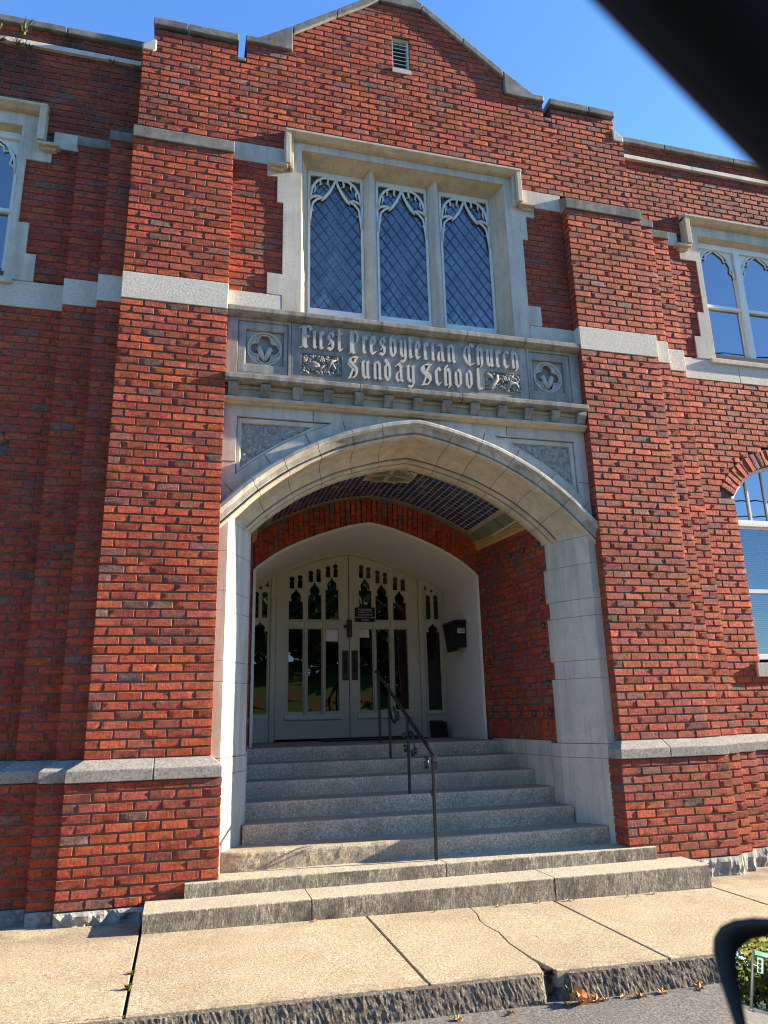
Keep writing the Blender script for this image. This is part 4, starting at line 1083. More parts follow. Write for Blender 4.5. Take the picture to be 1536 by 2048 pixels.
# ---- jambs of the portal (splayed), in courses
def sx_line(y): return 1.628 - (y - .489) * .0925
ZS = [-.03, .61, .79, 1.24, 1.42, 1.785, 2.075, 2.40]
for s in SIDES:
    for k, (a, b) in enumerate(zip(ZS, ZS[1:])):
        wide = k in (0, 2, 4, 6); yb_ = .66 if wide else .60
        yb_ = .675 if wide else .615
        pl_ = [(1.95, .118), (1.862, .118), (1.622, .565), (1.613, .60), (sx_line(yb_) - .003, yb_), (1.95, yb_)]
        m = MB(); m.prism([(s * x, y) for x, y in pl_], a + .0015, b - .0015, 'xy'); m.build('jamb_stone', 'lime', CB, .003)
    pl_ = [(1.95, .118), (1.86, .118), (1.620, .565), (1.605, .60), (sx_line(.8), .8), (1.95, .8)]
    for a, b in ((-.165, -.033), (-1.0, -.168)):
        m = MB(); m.prism([(s * x, y) for x, y in pl_], a, b, 'xy'); m.build('jamb_base', 'lime', CB, .003)
    # base course running back beside the steps
    for y0_, y1_, z0_, z1_ in ((.803, 1.45, -.165, -.012), (1.453, 2.06, -.165, -.012), (.803, 1.2, -1.0, -.168), (1.203, 2.06, -1.0, -.168)):
        m = MB(); m.prism([(s * (sx_line(y0_) - .012), y0_), (s * (sx_line(y1_) - .012), y1_), (s * 1.95, y1_), (s * 1.95, y0_)], z0_, z1_, 'xy'); m.build('base_course', 'lime', CB, .003)
    # porch side wall, bricks with accent tiles
    y0_, y1_ = .60, 2.21; U = Vector((s * -.0925, 1, 0)).normalized(); N = Vector((-s * U.y, s * U.x, 0)) if s > 0 else Vector((U.y, -U.x, 0))
    if N.x * s > 0: N = -N
    O = (s * sx_line(y0_), y0_, 0); Lw = (y1_ - y0_) / U.y
    pw = wall('porch_wall', CB, O, tuple(U), tuple(N), .215, .215 + 28 * CH, fixed(0, Lw, 0, 0), mat='brick_porch', mortar='mortar_dark', heads=True, wob=.0015)
    b = MB()
    nsol = int(Lw / CH)
    for k in range(nsol): one_brick(b, O, tuple(U), tuple(N), (0, 0, 1), k * CH + .005, (k + 1) * CH - .005, -.005, .205, .02, .0015, 2)
    b.build('soldier_course', 'brick_porch', pw, recalc=False)
    m = MB(); P_ = lambda u, d, z: (O[0] + U.x * u + N.x * d, O[1] + U.y * u + N.y * d, z)
    m.add([P_(0, -.009, -.02), P_(Lw, -.009, -.02), P_(Lw, -.009, .216), P_(0, -.009, .216)], [(0, 1, 2, 3)])
    m.hull8([P_(0, -.06, -.02), P_(Lw, -.06, -.02), P_(Lw, -.2, -.02), P_(0, -.2, -.02), P_(0, -.06, 2.6), P_(Lw, -.06, 2.6), P_(Lw, -.2, 2.6), P_(0, -.2, 2.6)]); m.build('mortar_bed', 'mortar_dark', pw, recalc=False)
    at = MB(); af = MB(); spots = []
    for z in (.27, .58, .89, 1.20, 1.51, 1.81, 2.11): spots += [(.76, z), (2.065, z)]
    for y in (1.08, 1.39, 1.71): spots += [(y, 2.11), (y, .27)]
    for y, z in spots:
        u = (y - y0_) / U.y; r = .036
        at.hull8([P_(u - r, -.01, z - r), P_(u + r, -.01, z - r), P_(u + r, .006, z - r), P_(u - r, .006, z - r), P_(u - r, -.01, z + r), P_(u + r, -.01, z + r), P_(u + r, .006, z + r), P_(u - r, .006, z + r)])
        for q in range(4):
            a = math.pi / 2 * q + .4; af.ellipsoid(P_(u + .014 * math.cos(a), .008, z + .014 * math.sin(a)), (.007, .007, .011), a)
    o = at.build('accent_tiles', 'accent', pw, .003); af.build('flower_relief', 'accent_flower', o)
    # terracotta cornice at the spring of the vault
    m = MB()
    def strip(d0, d1, z0, z1, u0=0.0, u1=Lw): m.hull8([P_(u0, -.05, z0), P_(u1, -.05, z0), P_(u1, d0, z0), P_(u0, d0, z0), P_(u0, -.05, z1), P_(u1, -.05, z1), P_(u1, d1, z1), P_(u0, d1, z1)])
    strip(.012, .016, 2.345, 2.362); strip(.016, .05, 2.362, 2.372); strip(.034, .036, 2.372, 2.418); strip(.036, .060, 2.418, 2.432); strip(.062, .062, 2.432, 2.455); strip(.062, .03, 2.455, 2.47)
    n_ = int(Lw / .042)
    for k in range(n_): m.ellipsoid(P_((k + .5) * .042, .040, 2.395), (.014, .014, .021))
    m.build('terracotta_cornice', 'cornice_tan', CB, recalc=True)
    b = MB(); kk = int(Lw / CH)
    for k in range(int(Lw / .0705)): one_brick(b, O, tuple(U), tuple(N), (0, 0, 1), k * .0705 + .005, (k + 1) * .0705 - .005, 2.362 - .0, 2.362, .02) if False else None
    # white plaster reveal to the doors
    rvw = MB(); rvw.add([(s * 1.42, 2.188, -.04), (s * 1.395, 3.50, -.04), (s * 1.395, 3.50, D_HALF[-1][1]), (s * 1.42, 2.188, W_HALF[-1][1])], [(0, 1, 2, 3)]); rvw.build('plaster_reveal', 'stucco', CB, recalc=False)
# plaster arch edge + soffit
m = MB(); n = 61
wl_p = [at_len(W_C, arc_len(W_C), arc_len(W_C)[-1] * i / (n - 1)) for i in range(n)]; dl_p = [at_len(D_C, arc_len(D_C), arc_len(D_C)[-1] * i / (n - 1)) for i in range(n)]
vs = [(x, 2.188, z) for x, z in wl_p] + [(x, 3.50, z) for x, z in dl_p]; m.add(vs, [(i, i + 1, n + i + 1, n + i) for i in range(n - 1)], True); m.build('plaster_soffit', 'stucco', CB, recalc=False)
m = MB(); wn_ = normals_of(wl_p); path = [(-1.42, -.04)] + wl_p + [(1.42, -.04)]; nn_ = [(-1, 0)] + [(-1, 0)] + wn_[1:-1] + [(1, 0)] + [(1, 0)]
m.sweep(path, nn_, [(-.004, 2.182), (.030, 2.177), (.034, 2.20), (-.004, 2.20)]); m.build('plaster_edge', 'stucco', CB)
# back wall with a ring of brick voussoirs
m = MB(); b = MB(); wal = arc_len(wl_p); TLw = wal[-1]; nv_ = 45
eal = arc_len(E_C)
for k in range(nv_):
    t0, t1 = k / nv_, (k + 1) / nv_; tm = (t0 + t1) / 2
    p = at_len(wl_p, wal, TLw * tm); q = at_len(E_C, eal, eal[-1] * tm)
    h = Vector((q[0] - p[0], 0, q[1] - p[1])); hl = h.length; Zv = h / hl; U = Vector((Zv.z, 0, -Zv.x)); wI = TLw / nv_
    pieces = [(.035, .035 + (hl - .04) * (.36 if k % 2 else .62)), (.035 + (hl - .04) * (.36 if k % 2 else .62), hl + .03)]
    for a_, b_ in pieces: one_brick(b, (p[0], 2.185, p[1]), tuple(U), F_, tuple(Zv), -wI / 2 + .005, wI / 2 - .004, a_ + .005, b_ - .005, .02, .0015, 2)
    pz_ = Zv * .022; m.add([(p[0] + pz_.x - U.x * wI * .6, 2.194, p[1] + pz_.z - U.z * wI * .6), (p[0] + pz_.x + U.x * wI * .6, 2.194, p[1] + pz_.z + U.z * wI * .6), (q[0] + U.x * wI * .8, 2.194, q[1] + U.z * wI * .8 + .05), (q[0] - U.x * wI * .8, 2.194, q[1] - U.z * wI * .8 + .05)], [(0, 1, 2, 3)])
vr = b.build('brick_arch_ring', 'brick_porch', CB, recalc=False); m.build('mortar_bed', 'mortar_dark', vr, recalc=False)
m = MB()
for s in SIDES: m.add([(s * 1.42, 2.20, -.04), (s * 1.62, 2.20, -.04), (s * 1.62, 2.20, 2.6), (s * 1.42, 2.20, 2.6)], [(0, 1, 2, 3)])
for s in SIDES:
    bq, mq = MB(), MB(); brickwork(bq, mq, (0, 2.19, 0), UX, F_, 0, 2.142, fixed(*sorted((s * 1.455, s * 1.52))), mdepth=.006); m.add(bq.v, bq.f)
m.build('porch_back_wall', 'brick_porch', CB, recalc=False)

# ---- tiled vault
el = arc_len(E_C); TE = el[-1]; EN = normals_of(E_C)
def vault(t, y, d=0):
    x, z = at_len(E_C, el, t); nx_, nz_ = at_len(EN, el, t); return (x + nx_ * d, y, z + nz_ * d)
m = MB(); vs = []; fs = []
for i in range(61):
    for y in (.60, 2.20): vs.append(vault(TE * i / 60, y, .008))
m.add(vs, [(2 * i, 2 * i + 1, 2 * i + 3, 2 * i + 2) for i in range(60)], True); vt = m.build('vault', 'grout', CB, recalc=False)
def tiles(mb, t0, t1, y0, y1, nt, ny, g=.0045, skip=None, d=0):
    for i in range(nt):
        for j in range(ny):
            a, b_ = t0 + (t1 - t0) * i / nt + g, t0 + (t1 - t0) * (i + 1) / nt - g; c, e = y0 + (y1 - y0) * j / ny + g, y0 + (y1 - y0) * (j + 1) / ny - g
            if skip and skip((a + b_) / 2, (c + e) / 2): continue
            mb.add([vault(a, c, d), vault(b_, c, d), vault(b_, e, d), vault(a, e, d)], [(0, 1, 2, 3)], False)
mid = TE / 2; e0, e1 = .19, .235
med = lambda t, y: ((t - mid) / .29) ** 2 + ((y - 1.16) / .29) ** 2 < 1.0
bt_ = MB(); tiles(bt_, e1, TE - e1, .78, 2.02, 38, 13, g=.0062, skip=med); bt_.build('blue_tiles', 'tile_blue', vt, recalc=False)
ct = MB(); tiles(ct, e0, TE - e0, 2.022, 2.062, 15, 1, .003, d=-.004); tiles(ct, e0, TE - e0, .735, .778, 15, 1, .003, d=-.004); tiles(ct, e0, e1 - .004, .78, 2.02, 1, 8, .003, d=-.004); tiles(ct, TE - e1 + .004, TE - e0, .78, 2.02, 1, 8, .003, d=-.004); ct.build('cream_trim', 'tile_cream', vt, recalc=False)
gt = MB(); tiles(gt, 0, TE, 2.066, 2.19, 24, 1, .003); tiles(gt, .02, e0 - .003, .62, 2.06, 1, 12, .003); tiles(gt, TE - e0 + .003, TE - .02, .62, 2.06, 1, 12, .003); tiles(gt, 0, TE, .60, .73, 24, 1, .003); gt.build('green_tiles', 'tile_green', vt, recalc=False)
md = MB(); gm = MB()
for k in range(28):
    a, b_ = 2 * math.pi * k / 28 + .012, 2 * math.pi * (k + 1) / 28 - .012
    md.add([vault(mid + r * math.cos(t), 1.16 + r * math.sin(t), -.006) for r, t in ((.215, a), (.28, a), (.28, b_), (.215, b_))], [(0, 1, 2, 3)])
for k in range(4):
    a = math.pi / 2 * k; arc = [(.21, a + .17 + (math.pi / 2 - .34) * i / 6) for i in range(7)]
    pts = [(.055, a + math.pi / 4)] + arc; gm.add([vault(mid + r * math.cos(t), 1.16 + r * math.sin(t), -.002) for r, t in pts], [tuple(range(8))])
    for sg in (0,):
        aa = a; md.add([vault(mid + u * math.cos(aa) - w * math.sin(aa), 1.16 + u * math.sin(aa) + w * math.cos(aa), -.004) for u, w in ((.02, -.03), (.215, -.03), (.215, .03), (.02, .03))], [(0, 1, 2, 3)])
md.build('medallion', 'tile_cream', vt, recalc=False); gm.build('medallion_glaze', 'tile_green', vt, recalc=False)
m = MB(); m.box(-1.9, 1.9, .62, 3.6, 3.02, 3.1); m.box(-1.9, 1.9, 3.56, 3.62, -.1, 3.1); m.box(-1.95, -1.64, .66, 3.6, -.1, 3.05); m.box(1.64, 1.95, .66, 3.6, -.1, 3.05); m.build('porch_enclosure', 'mortar_dark', CB)

# ================================================================== ENTRANCE STEPS
ST = thing('stone_steps', 'grey granite entrance steps rising under the arched porch to the double doors', 'steps', (0, 0, -1.2))
rg_ = random.Random(9)
def rough_step(name, x0, x1, y0, y1, z0, z1, mat, amp=.004, nose=.010, splay=None):
    """a stone step: subdivided front/top with a worn, uneven nosing"""
    m = MB(); nx = max(6, int((x1 - x0) / .035)); prof = []
    nf, nt = 5, 4
    for j in range(nf + 1): prof.append((0.0, j / nf, 'f'))
    ph = rg_.uniform(0, 60); vs = []; fs = []
    rows = [(y0, z0 + (z1 - z0) * j / nf) for j in range(nf)] + [(y0 + nose * .15, z1 - nose), (y0 + nose * .45, z1 - nose * .35), (y0 + nose, z1)] + [(y0 + nose + (y1 - y0 - nose) * (k + 1) / nt, z1) for k in range(nt)]
    for i in range(nx + 1):
        t = i / nx
        for j, (y, z) in enumerate(rows):
            xa, xb = (splay(y) if splay else (x0, x1)); x = xa + (xb - xa) * t
            d = amp * mn.noise((x * 9 + ph, z * 11, y * 4)) + amp * .8 * mn.noise((x * 28 + ph, z * 30, y * 9))
            front = j < nf + 2
            vs.append((x, y - (d if front else 0), z + (d * .5 if 0 < j and j >= nf else 0)))
    n = len(rows)
    for i in range(nx):
        for j in range(n - 1): a = i * n + j; fs.append((a, a + n, a + n + 1, a + 1))
    for e in (0, nx):
        a = e * n; o = len(vs); vs.append((vs[a][0], y1, z0)); fs.append(tuple(range(a, a + n)) + (o,))
    m.add(vs, fs, False); return m.build(name, mat, ST, recalc=True)
for a, b in ((-2.405, -1.174), (-1.166, .871), (.879, 2.385)): rough_step('step', a, b, -.495, -.10, -1.30, -1.048, 'granite_old', .0028)
for a, b in ((-2.115, .046), (.054, 2.110)): rough_step('step', a, b, -.135, .35, -1.10, -.940, 'granite_old', .0028)
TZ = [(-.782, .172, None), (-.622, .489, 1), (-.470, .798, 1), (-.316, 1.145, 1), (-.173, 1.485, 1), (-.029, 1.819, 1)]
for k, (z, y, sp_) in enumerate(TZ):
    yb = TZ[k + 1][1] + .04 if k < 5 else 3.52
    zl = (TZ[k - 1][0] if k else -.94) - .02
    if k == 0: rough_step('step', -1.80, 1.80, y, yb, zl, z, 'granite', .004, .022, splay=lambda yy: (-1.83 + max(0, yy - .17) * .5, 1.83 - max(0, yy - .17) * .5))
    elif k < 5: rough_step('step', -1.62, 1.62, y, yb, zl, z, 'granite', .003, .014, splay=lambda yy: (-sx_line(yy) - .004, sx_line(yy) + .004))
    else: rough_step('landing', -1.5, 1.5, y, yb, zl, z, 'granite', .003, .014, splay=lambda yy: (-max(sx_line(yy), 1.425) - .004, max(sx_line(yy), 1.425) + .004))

# ================================================================== DOORS
YD = 3.47
def dtop(x, d=0): return interp(D_HALF, abs(x)) - d
def lancet(x0, x1, z0, zs, za, n=5):
    """trefoil-cusped ogee opening (x,z): sides up to zs, apex za"""
    xm, w, h = (x0 + x1) / 2, (x1 - x0) / 2, za - zs
    r = [(1, 0), (1, .06), (.66, .05), (.62, .12), (.72, .24), (.74, .38), (.66, .52), (.50, .62), (.30, .70), (.14, .82), (0, 1.0)]
    R_ = [(xm + u * w, zs + v * h) for u, v in r]
    return [(x0, z0), (x1, z0)] + R_ + [(2 * xm - x, z) for x, z in reversed(R_[:-1])]
def keyhole(x0, x1, z0, zt):
    """small round-topped cusped light"""
    xm, w = (x0 + x1) / 2, (x1 - x0) / 2; h = zt - z0; zc = zt - w
    R_ = [(xm + w * .9, z0), (xm + w * .9, zc - w * 1.1), (xm + w * .45, zc - w * .95)] + [(xm + w * math.cos(t), zc + w * math.sin(t)) for t in (-.55, -.1, .35, .8, 1.2)] + [(xm, zt)]
    return [(2 * xm - x, z) for x, z in R_[:-1]] + [R_[-1]] + list(reversed(R_[:-1]))
C3 = [(.150, .330), (.392, .576), (.651, .842)]
HZ = [2.19, 2.115, 2.02]; KT = [2.372, 2.305, 2.215]
for s in SIDES:
    outl = [(.004, .0), (1.018, .0)] + [(x, dtop(x, .045)) for x in [1.018 - 1.014 * i / 16 for i in range(17)]]
    holes = []
    for k, (a, b) in enumerate(C3):
        holes.append([(a, .352), (b, .352), (b, 1.452), (a, 1.452)])
        holes.append(lancet(a, b, 1.585, HZ[k] - .20, HZ[k]))
        kw = (b - a) * .38; d1 = .0 if k == 0 else -.012
        for q, (ka, kb_) in enumerate(((a + .002, a + .002 + kw), (b - .002 - kw, b - .002))):
            tp = KT[k] - (.028 if q else 0) - k * .004
            holes.append(keyhole(ka, kb_, HZ[k] + (.0 if q == 0 else -.005) - .005, tp))
    mirr = lambda pts: [(s * x, z) for x, z in pts]
    leaf = plate('door_leaf', mirr(outl), [mirr(h) for h in holes], YD, .05, .007, 'paint', CB)
    fr = MB()
    for a, b in C3:     # glazing beads, stepped back inside each light
        for x in (a - .010, b + .002): fr.box(*sorted((s * x, s * (x + .008))), YD - .008, YD + .002, .345, 1.46)
    fr.box(*sorted((s * .135, s * .858)), YD - .010, YD + .001, 1.462, 1.472); fr.box(*sorted((s * .135, s * .858)), YD - .012, YD + .001, 1.555, 1.566)
    fr.prism([(YD + .001, .325), (YD - .018, .315), (YD - .030, .262), (YD - .030, .245), (YD + .001, .245)], *sorted((s * .104, s * .888)), 'yz')
    for x in (.361, .6135): fr.prism([(s * (x - .022), YD + .001), (s * (x - .010), YD - .022), (s * (x + .010), YD - .022), (s * (x + .022), YD + .001)], .30, 1.555, 'xy')
    fr.build('door_moulding', 'paint', leaf, .003)
    g = MB(); tlt = rl.gauss(0, .006)
    for k, (a, b) in enumerate(C3):
        for z0_, z1_ in ((.34, 1.46), (1.57, 2.42 - k * .075)):
            tx, tz = rl.gauss(0, .008), rl.gauss(0, .008); nx_, nz_ = 3, 6; vs = []; fs = []
            for i in range(nx_ + 1):
                for j in range(nz_ + 1):
                    u, v = i / nx_ - .5, j / nz_ - .5
                    vs.append((s * (a + (b - a) * (u + .5)), YD + .028 + u * (b - a) * tx + v * (z1_ - z0_) * tz, z0_ + (z1_ - z0_) * (v + .5)))
            for i in range(nx_):
                for j in range(nz_): q = i * (nz_ + 1) + j; fs.append((q, q + nz_ + 1, q + nz_ + 2, q + 1))
            g.add(vs, fs, True)
    g.build('door_glass', 'glass_door', leaf, recalc=False)
    pp = MB(); px0 = .030 if s > 0 else .012; pp.box(*sorted((s * px0, s * (px0 + .09))), YD - .012, YD + .004, .755, 1.158); pl_ = pp.build('pull_plate', 'bronze', leaf, .004)
    hd = MB(); hx = s * (px0 + .045); hd.tube([(hx, YD - .01, .86), (hx, YD - .05, .88), (hx, YD - .06, .95), (hx, YD - .05, 1.02), (hx, YD - .01, 1.04)], .010, 8); hd.ellipsoid((hx, YD - .014, 1.11), (.02, .008, .02)); hd.build('pull_handle', 'bronze', pl_)
    for z0_ in (.18, .95, 1.86):
        h = MB(); h.tube([(s * 1.024, YD - .012, z0_), (s * 1.024, YD - .012, z0_ + .15)], .009, 8); h.ellipsoid((s * 1.024, YD - .012, z0_ + .158), (.008, .008, .012)); h.box(*sorted((s * 1.010, s * 1.040)), YD - .006, YD + .002, z0_ + .01, z0_ + .14); h.build('door_hinge', 'paint', leaf)
lk = MB(); lk.box(-.034, .034, YD - .05, YD - .002, 1.335, 1.578); o = lk.build('lock_case', 'bronze', CB, .004)
lk = MB(); lk.tube([(-.06, YD - .004, 1.485), (-.06, YD - .03, 1.485)], .022, 10); lk.build('lock_cylinder', 'bronze', o)
# door frame, posts and sidelights
fm = MB()
for s in SIDES:
    fm.prism([(s * 1.022, YD + .03), (s * 1.022, YD - .015), (s * 1.040, YD - .03), (s * 1.085, YD - .03), (s * 1.10, YD - .012), (s * 1.10, YD + .03)], -.028, dtop(1.06, .03), 'xy')
dp = full_curve(D_HALF, 6); dn = normals_of(dp)
fm.sweep(dp, dn, [(.02, YD - .022), (-.018, YD - .022), (-.028, YD - .010), (-.042, YD + .004), (-.042, YD + .04), (.02, YD + .04)])
fm.build('door_frame', 'paint', CB, .003)
for s in SIDES:
    mirr = lambda pts: [(s * x, z) for x, z in pts]
    outl = [(1.101, -.028), (1.392, -.028)] + [(x, dtop(x, .012)) for x in (1.392, 1.32, 1.25, 1.18, 1.101)]
    holes = [lancet(1.135, 1.335, .335, 1.41, 1.545)]
    for a, b in ((1.137, 1.215), (1.255, 1.333)): holes.append(keyhole(a, b, 1.60, 1.955)); 
    holes.append([(1.128, 2.015), (1.17, 2.045), (1.128, 2.105)]); holes.append([(1.235, 1.985), (1.262, 2.012), (1.235, 2.038), (1.208, 2.012)]); holes.append([(1.30, 1.985), (1.335, 1.975), (1.335, 2.0)])
    sl_ = plate('sidelight', mirr(outl), [mirr(h) for h in holes], YD - .004, .05, .006, 'paint', CB)
    g = MB(); t_ = rl.gauss(0, .01); g.add([(s * 1.12, YD + .02, .32), (s * 1.35, YD + .025, .32), (s * 1.35, YD + .025, 2.12), (s * 1.12, YD + .02, 2.12)], [(0, 1, 2, 3)]); g.build('sidelight_glass', 'glass_door', sl_, recalc=False)
    fr = MB(); fr.prism([(YD, .318), (YD - .02, .305), (YD - .026, .275), (YD, .275)], *sorted((s * 1.115, s * 1.36)), 'yz'); fr.box(*sorted((s * 1.110, s * 1.122)), YD - .014, YD, .33, 2.06); fr.box(*sorted((s * 1.345, s * 1.357)), YD - .014, YD, .33, 2.0); fr.build('sidelight_moulding', 'paint', sl_, .002)

# warning sign, notices
w = thing('warning_sign', 'small black alarm warning sign fixed to the right door below the tracery', 'sign', (.23, YD - .01, 1.655))
m = MB(); m.box(.083, .376, YD - .016, YD - .008, 1.553, 1.756); m.build('sign_board', 'signblack', w)
for k, (t, sz) in enumerate((("WARNING", .042), ("THIS FACILITY IS", .030), ("PROTECTED BY", .030), ("ELECTRONIC ALARM", .030), ("SYSTEM", .030))):
    text_mesh('sign_lettering', t, sz, (.2295, YD - .0165, 1.722 - k * .036), 'signwhite', w, sx=.98)
def paper(name, x0, x1, z0, z1, label, lines=0):
    m = MB(); n = 6; vs = []
    for i in range(n + 1):
        x = x0 + (x1 - x0) * i / n; y = YD + .024 - .003 * math.sin(i * 1.3); vs += [(x, y, z0), (x, y, z1)]
    m.add(vs, [(2 * i, 2 * i + 2, 2 * i + 3, 2 * i + 1) for i in range(n)], True)
    o = m.build(name, 'paper', None, recalc=False); tag(o, label, 'notice')
    return o
paper('paper_notice', -.322, -.15, 1.285, 1.449, 'plain white sheet taped in the glass of the left door', 0)
o = paper('paper_notice', .155, .290, 1.338, 1.449, 'small white printed notice in the glass of the right door')
m = MB()
for k in range(6): m.box(.175, .175 + (.05 if k == 0 else .085 - (k % 3) * .012), YD + .0185, YD + .0195, 1.425 - k * .014, 1.428 - k * .014)
m.build('print', plain('grey_print', (.30, .30, .30)), o)

# mailbox on the plaster reveal
mbx = thing('mailbox', 'black wall mailbox numbered 100 on the white plaster reveal', 'mailbox', (1.40, 2.8, 1.1))
m = MB()
m.hull8([(1.265, 2.60, 1.13), (1.405, 2.60, 1.13), (1.40, 2.985, 1.13), (1.265, 2.985, 1.13), (1.245, 2.60, 1.435), (1.405, 2.60, 1.435), (1.40, 2.985, 1.435), (1.215, 2.985, 1.435)])
m.build('box_body', 'black', mbx, .004)
m = MB(); m.hull8([(1.232, 2.585, 1.437), (1.408, 2.585, 1.437), (1.408, 3.0, 1.437), (1.20, 3.0, 1.437), (1.262, 2.585, 1.487), (1.408, 2.585, 1.487), (1.408, 3.0, 1.487), (1.245, 3.0, 1.487)]); m.build('box_lid', 'black', mbx, .004)
m = MB(); m.hull8([(1.250, 2.64, 1.085), (1.30, 2.64, 1.085), (1.30, 2.95, 1.085), (1.250, 2.95, 1.085), (1.232, 2.64, 1.36), (1.25, 2.64, 1.36), (1.25, 2.95, 1.36), (1.215, 2.95, 1.36)]); o = m.build('front_door', 'black', mbx, .003)
m = MB(); m.tube([(1.236, 2.72, 1.33), (1.224, 2.72, 1.33)], .007, 8); m.build('keyhole', 'chrome', o)
m = MB()
for k in range(3): x = 1.284 + k * .034; m.box(x, x + .030, 2.5955, 2.599, 1.312, 1.376)
pl_ = m.build('number_plate', 'signwhite', mbx); text_mesh('house_number', '100', .072, (1.3332, 2.5945, 1.344), 'signblack', mbx, sx=.80)
bn = thing('small_bin', 'small black plastic box with a sloping lid on the landing below the sidelight', 'bin', (1.2, 3.3, ZF))
m = MB(); m.hull8([(1.115, 3.24, ZF), (1.325, 3.24, ZF), (1.315, 3.42, ZF), (1.125, 3.42, ZF), (1.112, 3.235, .155), (1.30, 3.235, .155), (1.30, 3.42, .175), (1.112, 3.42, .175)]); m.build('bin_body', 'black', bn, .008)
m = MB(); m.hull8([(1.105, 3.228, .157), (1.308, 3.228, .157), (1.308, 3.425, .178), (1.105, 3.425, .178), (1.112, 3.235, .172), (1.30, 3.235, .172), (1.30, 3.42, .196), (1.112, 3.42, .196)]); m.build('bin_lid', 'black', bn, .004)
m = MB(); m.box(-.45, .95, 3.02, 3.41, ZF + .004, ZF + .018); o = m.build('doormat', 'black', None, .004); tag(o, 'dark rubber doormat lying at the foot of the double doors', 'doormat')

# ================================================================== HANDRAIL
HR = thing('handrail', 'black wrought iron handrail with scrolls running down the middle of the steps', 'handrail', (.01, .02, -.94))
rail_at = lambda y: (.010 + .032 * (y + .05), y, -.078 + (y + .05) * (.800 + .078) / 2.33)
for (x, y, zb) in ((.08, 2.17, -.03), (.06, 1.64, -.175), (.04, .865, -.63), (.012, .012, -.945)):
    m = MB(); zt_ = rail_at(y)[2] - .012; m.box(x - .013, x + .013, y - .013, y + .013, zb, zt_); m.build('post', 'iron', HR, .003)
m = MB()
ra, rb2 = Vector(rail_at(2.29)), Vector(rail_at(-.045)); d = (rb2 - ra)
def railbar(p, q, w=.021, h=.009, up=None):
    t = (q - p).normalized(); sxx = Vector((1, 0, 0)); u = t.cross(sxx).normalized() * -1
    m.hull8([p - sxx * w - u * h, p + sxx * w - u * h, p + sxx * w * .75 + u * h, p - sxx * w * .75 + u * h, q - sxx * w - u * h, q + sxx * w - u * h, q + sxx * w * .75 + u * h, q - sxx * w * .75 + u * h])
railbar(ra, rb2); q2 = Vector((.008, -.078, -.125)); railbar(rb2 + Vector((0, .004, 0)), q2); railbar(q2, Vector((.008, -.070, -.185)), .019, .008)
m.ellipsoid(tuple(ra + Vector((0, .012, 0))), (.026, .022, .020)); m.tube([tuple(ra), tuple(rb2)], .015, 8)
m.build('rail', 'iron', HR, .002)
def scroll(x, pts, w=.011, th=.0035):
    m = MB(); P_ = [Vector((x, y, z)) for y, z in pts]; n = len(P_); vs = []; fs = []
    for i, p in enumerate(P_):
        t = (P_[min(i + 1, n - 1)] - P_[max(i - 1, 0)]).normalized(); nn = Vector((0, -t.z, t.y))
        for a, b in ((-1, -1), (1, -1), (1, 1), (-1, 1)): vs.append(p + Vector((a * w, 0, 0)) + nn * b * th)
    for i in range(n - 1):
        for k in range(4): fs.append((i * 4 + k, i * 4 + (k + 1) % 4, i * 4 + 4 + (k + 1) % 4, i * 4 + 4 + k))
    fs += [(0, 1, 2, 3), (4 * n - 4, 4 * n - 3, 4 * n - 2, 4 * n - 1)]
    m.add(vs, fs, True); return m.build('scroll', 'iron', HR)
def spiral(cy, cz, r0, r1, a0_, a1_, n=18): return [(cy + (r0 + (r1 - r0) * i / n) * math.cos(a0_ + (a1_ - a0_) * i / n), cz + (r0 + (r1 - r0) * i / n) * math.sin(a0_ + (a1_ - a0_) * i / n)) for i in range(n + 1)]
scroll(.058, [(1.62, .37), (1.58, .30), (1.50, .22), (1.42, .20), (1.38, .25), (1.40, .33), (1.46, .38)])
scroll(.05, spiral(1.28, .27, .055, .025, 1.2, 7.2)); scroll(.046, spiral(1.06, .08, .05, .02, 2.5, 8.5))
scroll(.040, [(.86, .06), (.80, .13), (.72, .12), (.67, .04), (.66, -.03)] + spiral(.62, -.05, .042, .018, .4, -6.0)); scroll(.039, spiral(.72, -.07, .04, .015, 3.6, 9.5)); scroll(.04, spiral(.98, -.05, .045, .018, .5, 6.6))
scroll(.016, spiral(.22, -.15, .062, .030, .9, 7.0)); scroll(.014, spiral(.06, -.40, .032, .012, 0, 6.0))
m = MB(); m.tube([rail_at(1.60), (.058, 1.60, .30), (.05, 1.3, .20), (.045, .95, .02), (.04, .88, -.02)], .006, 6); m.build('lower_bar', 'iron', HR) if False else None

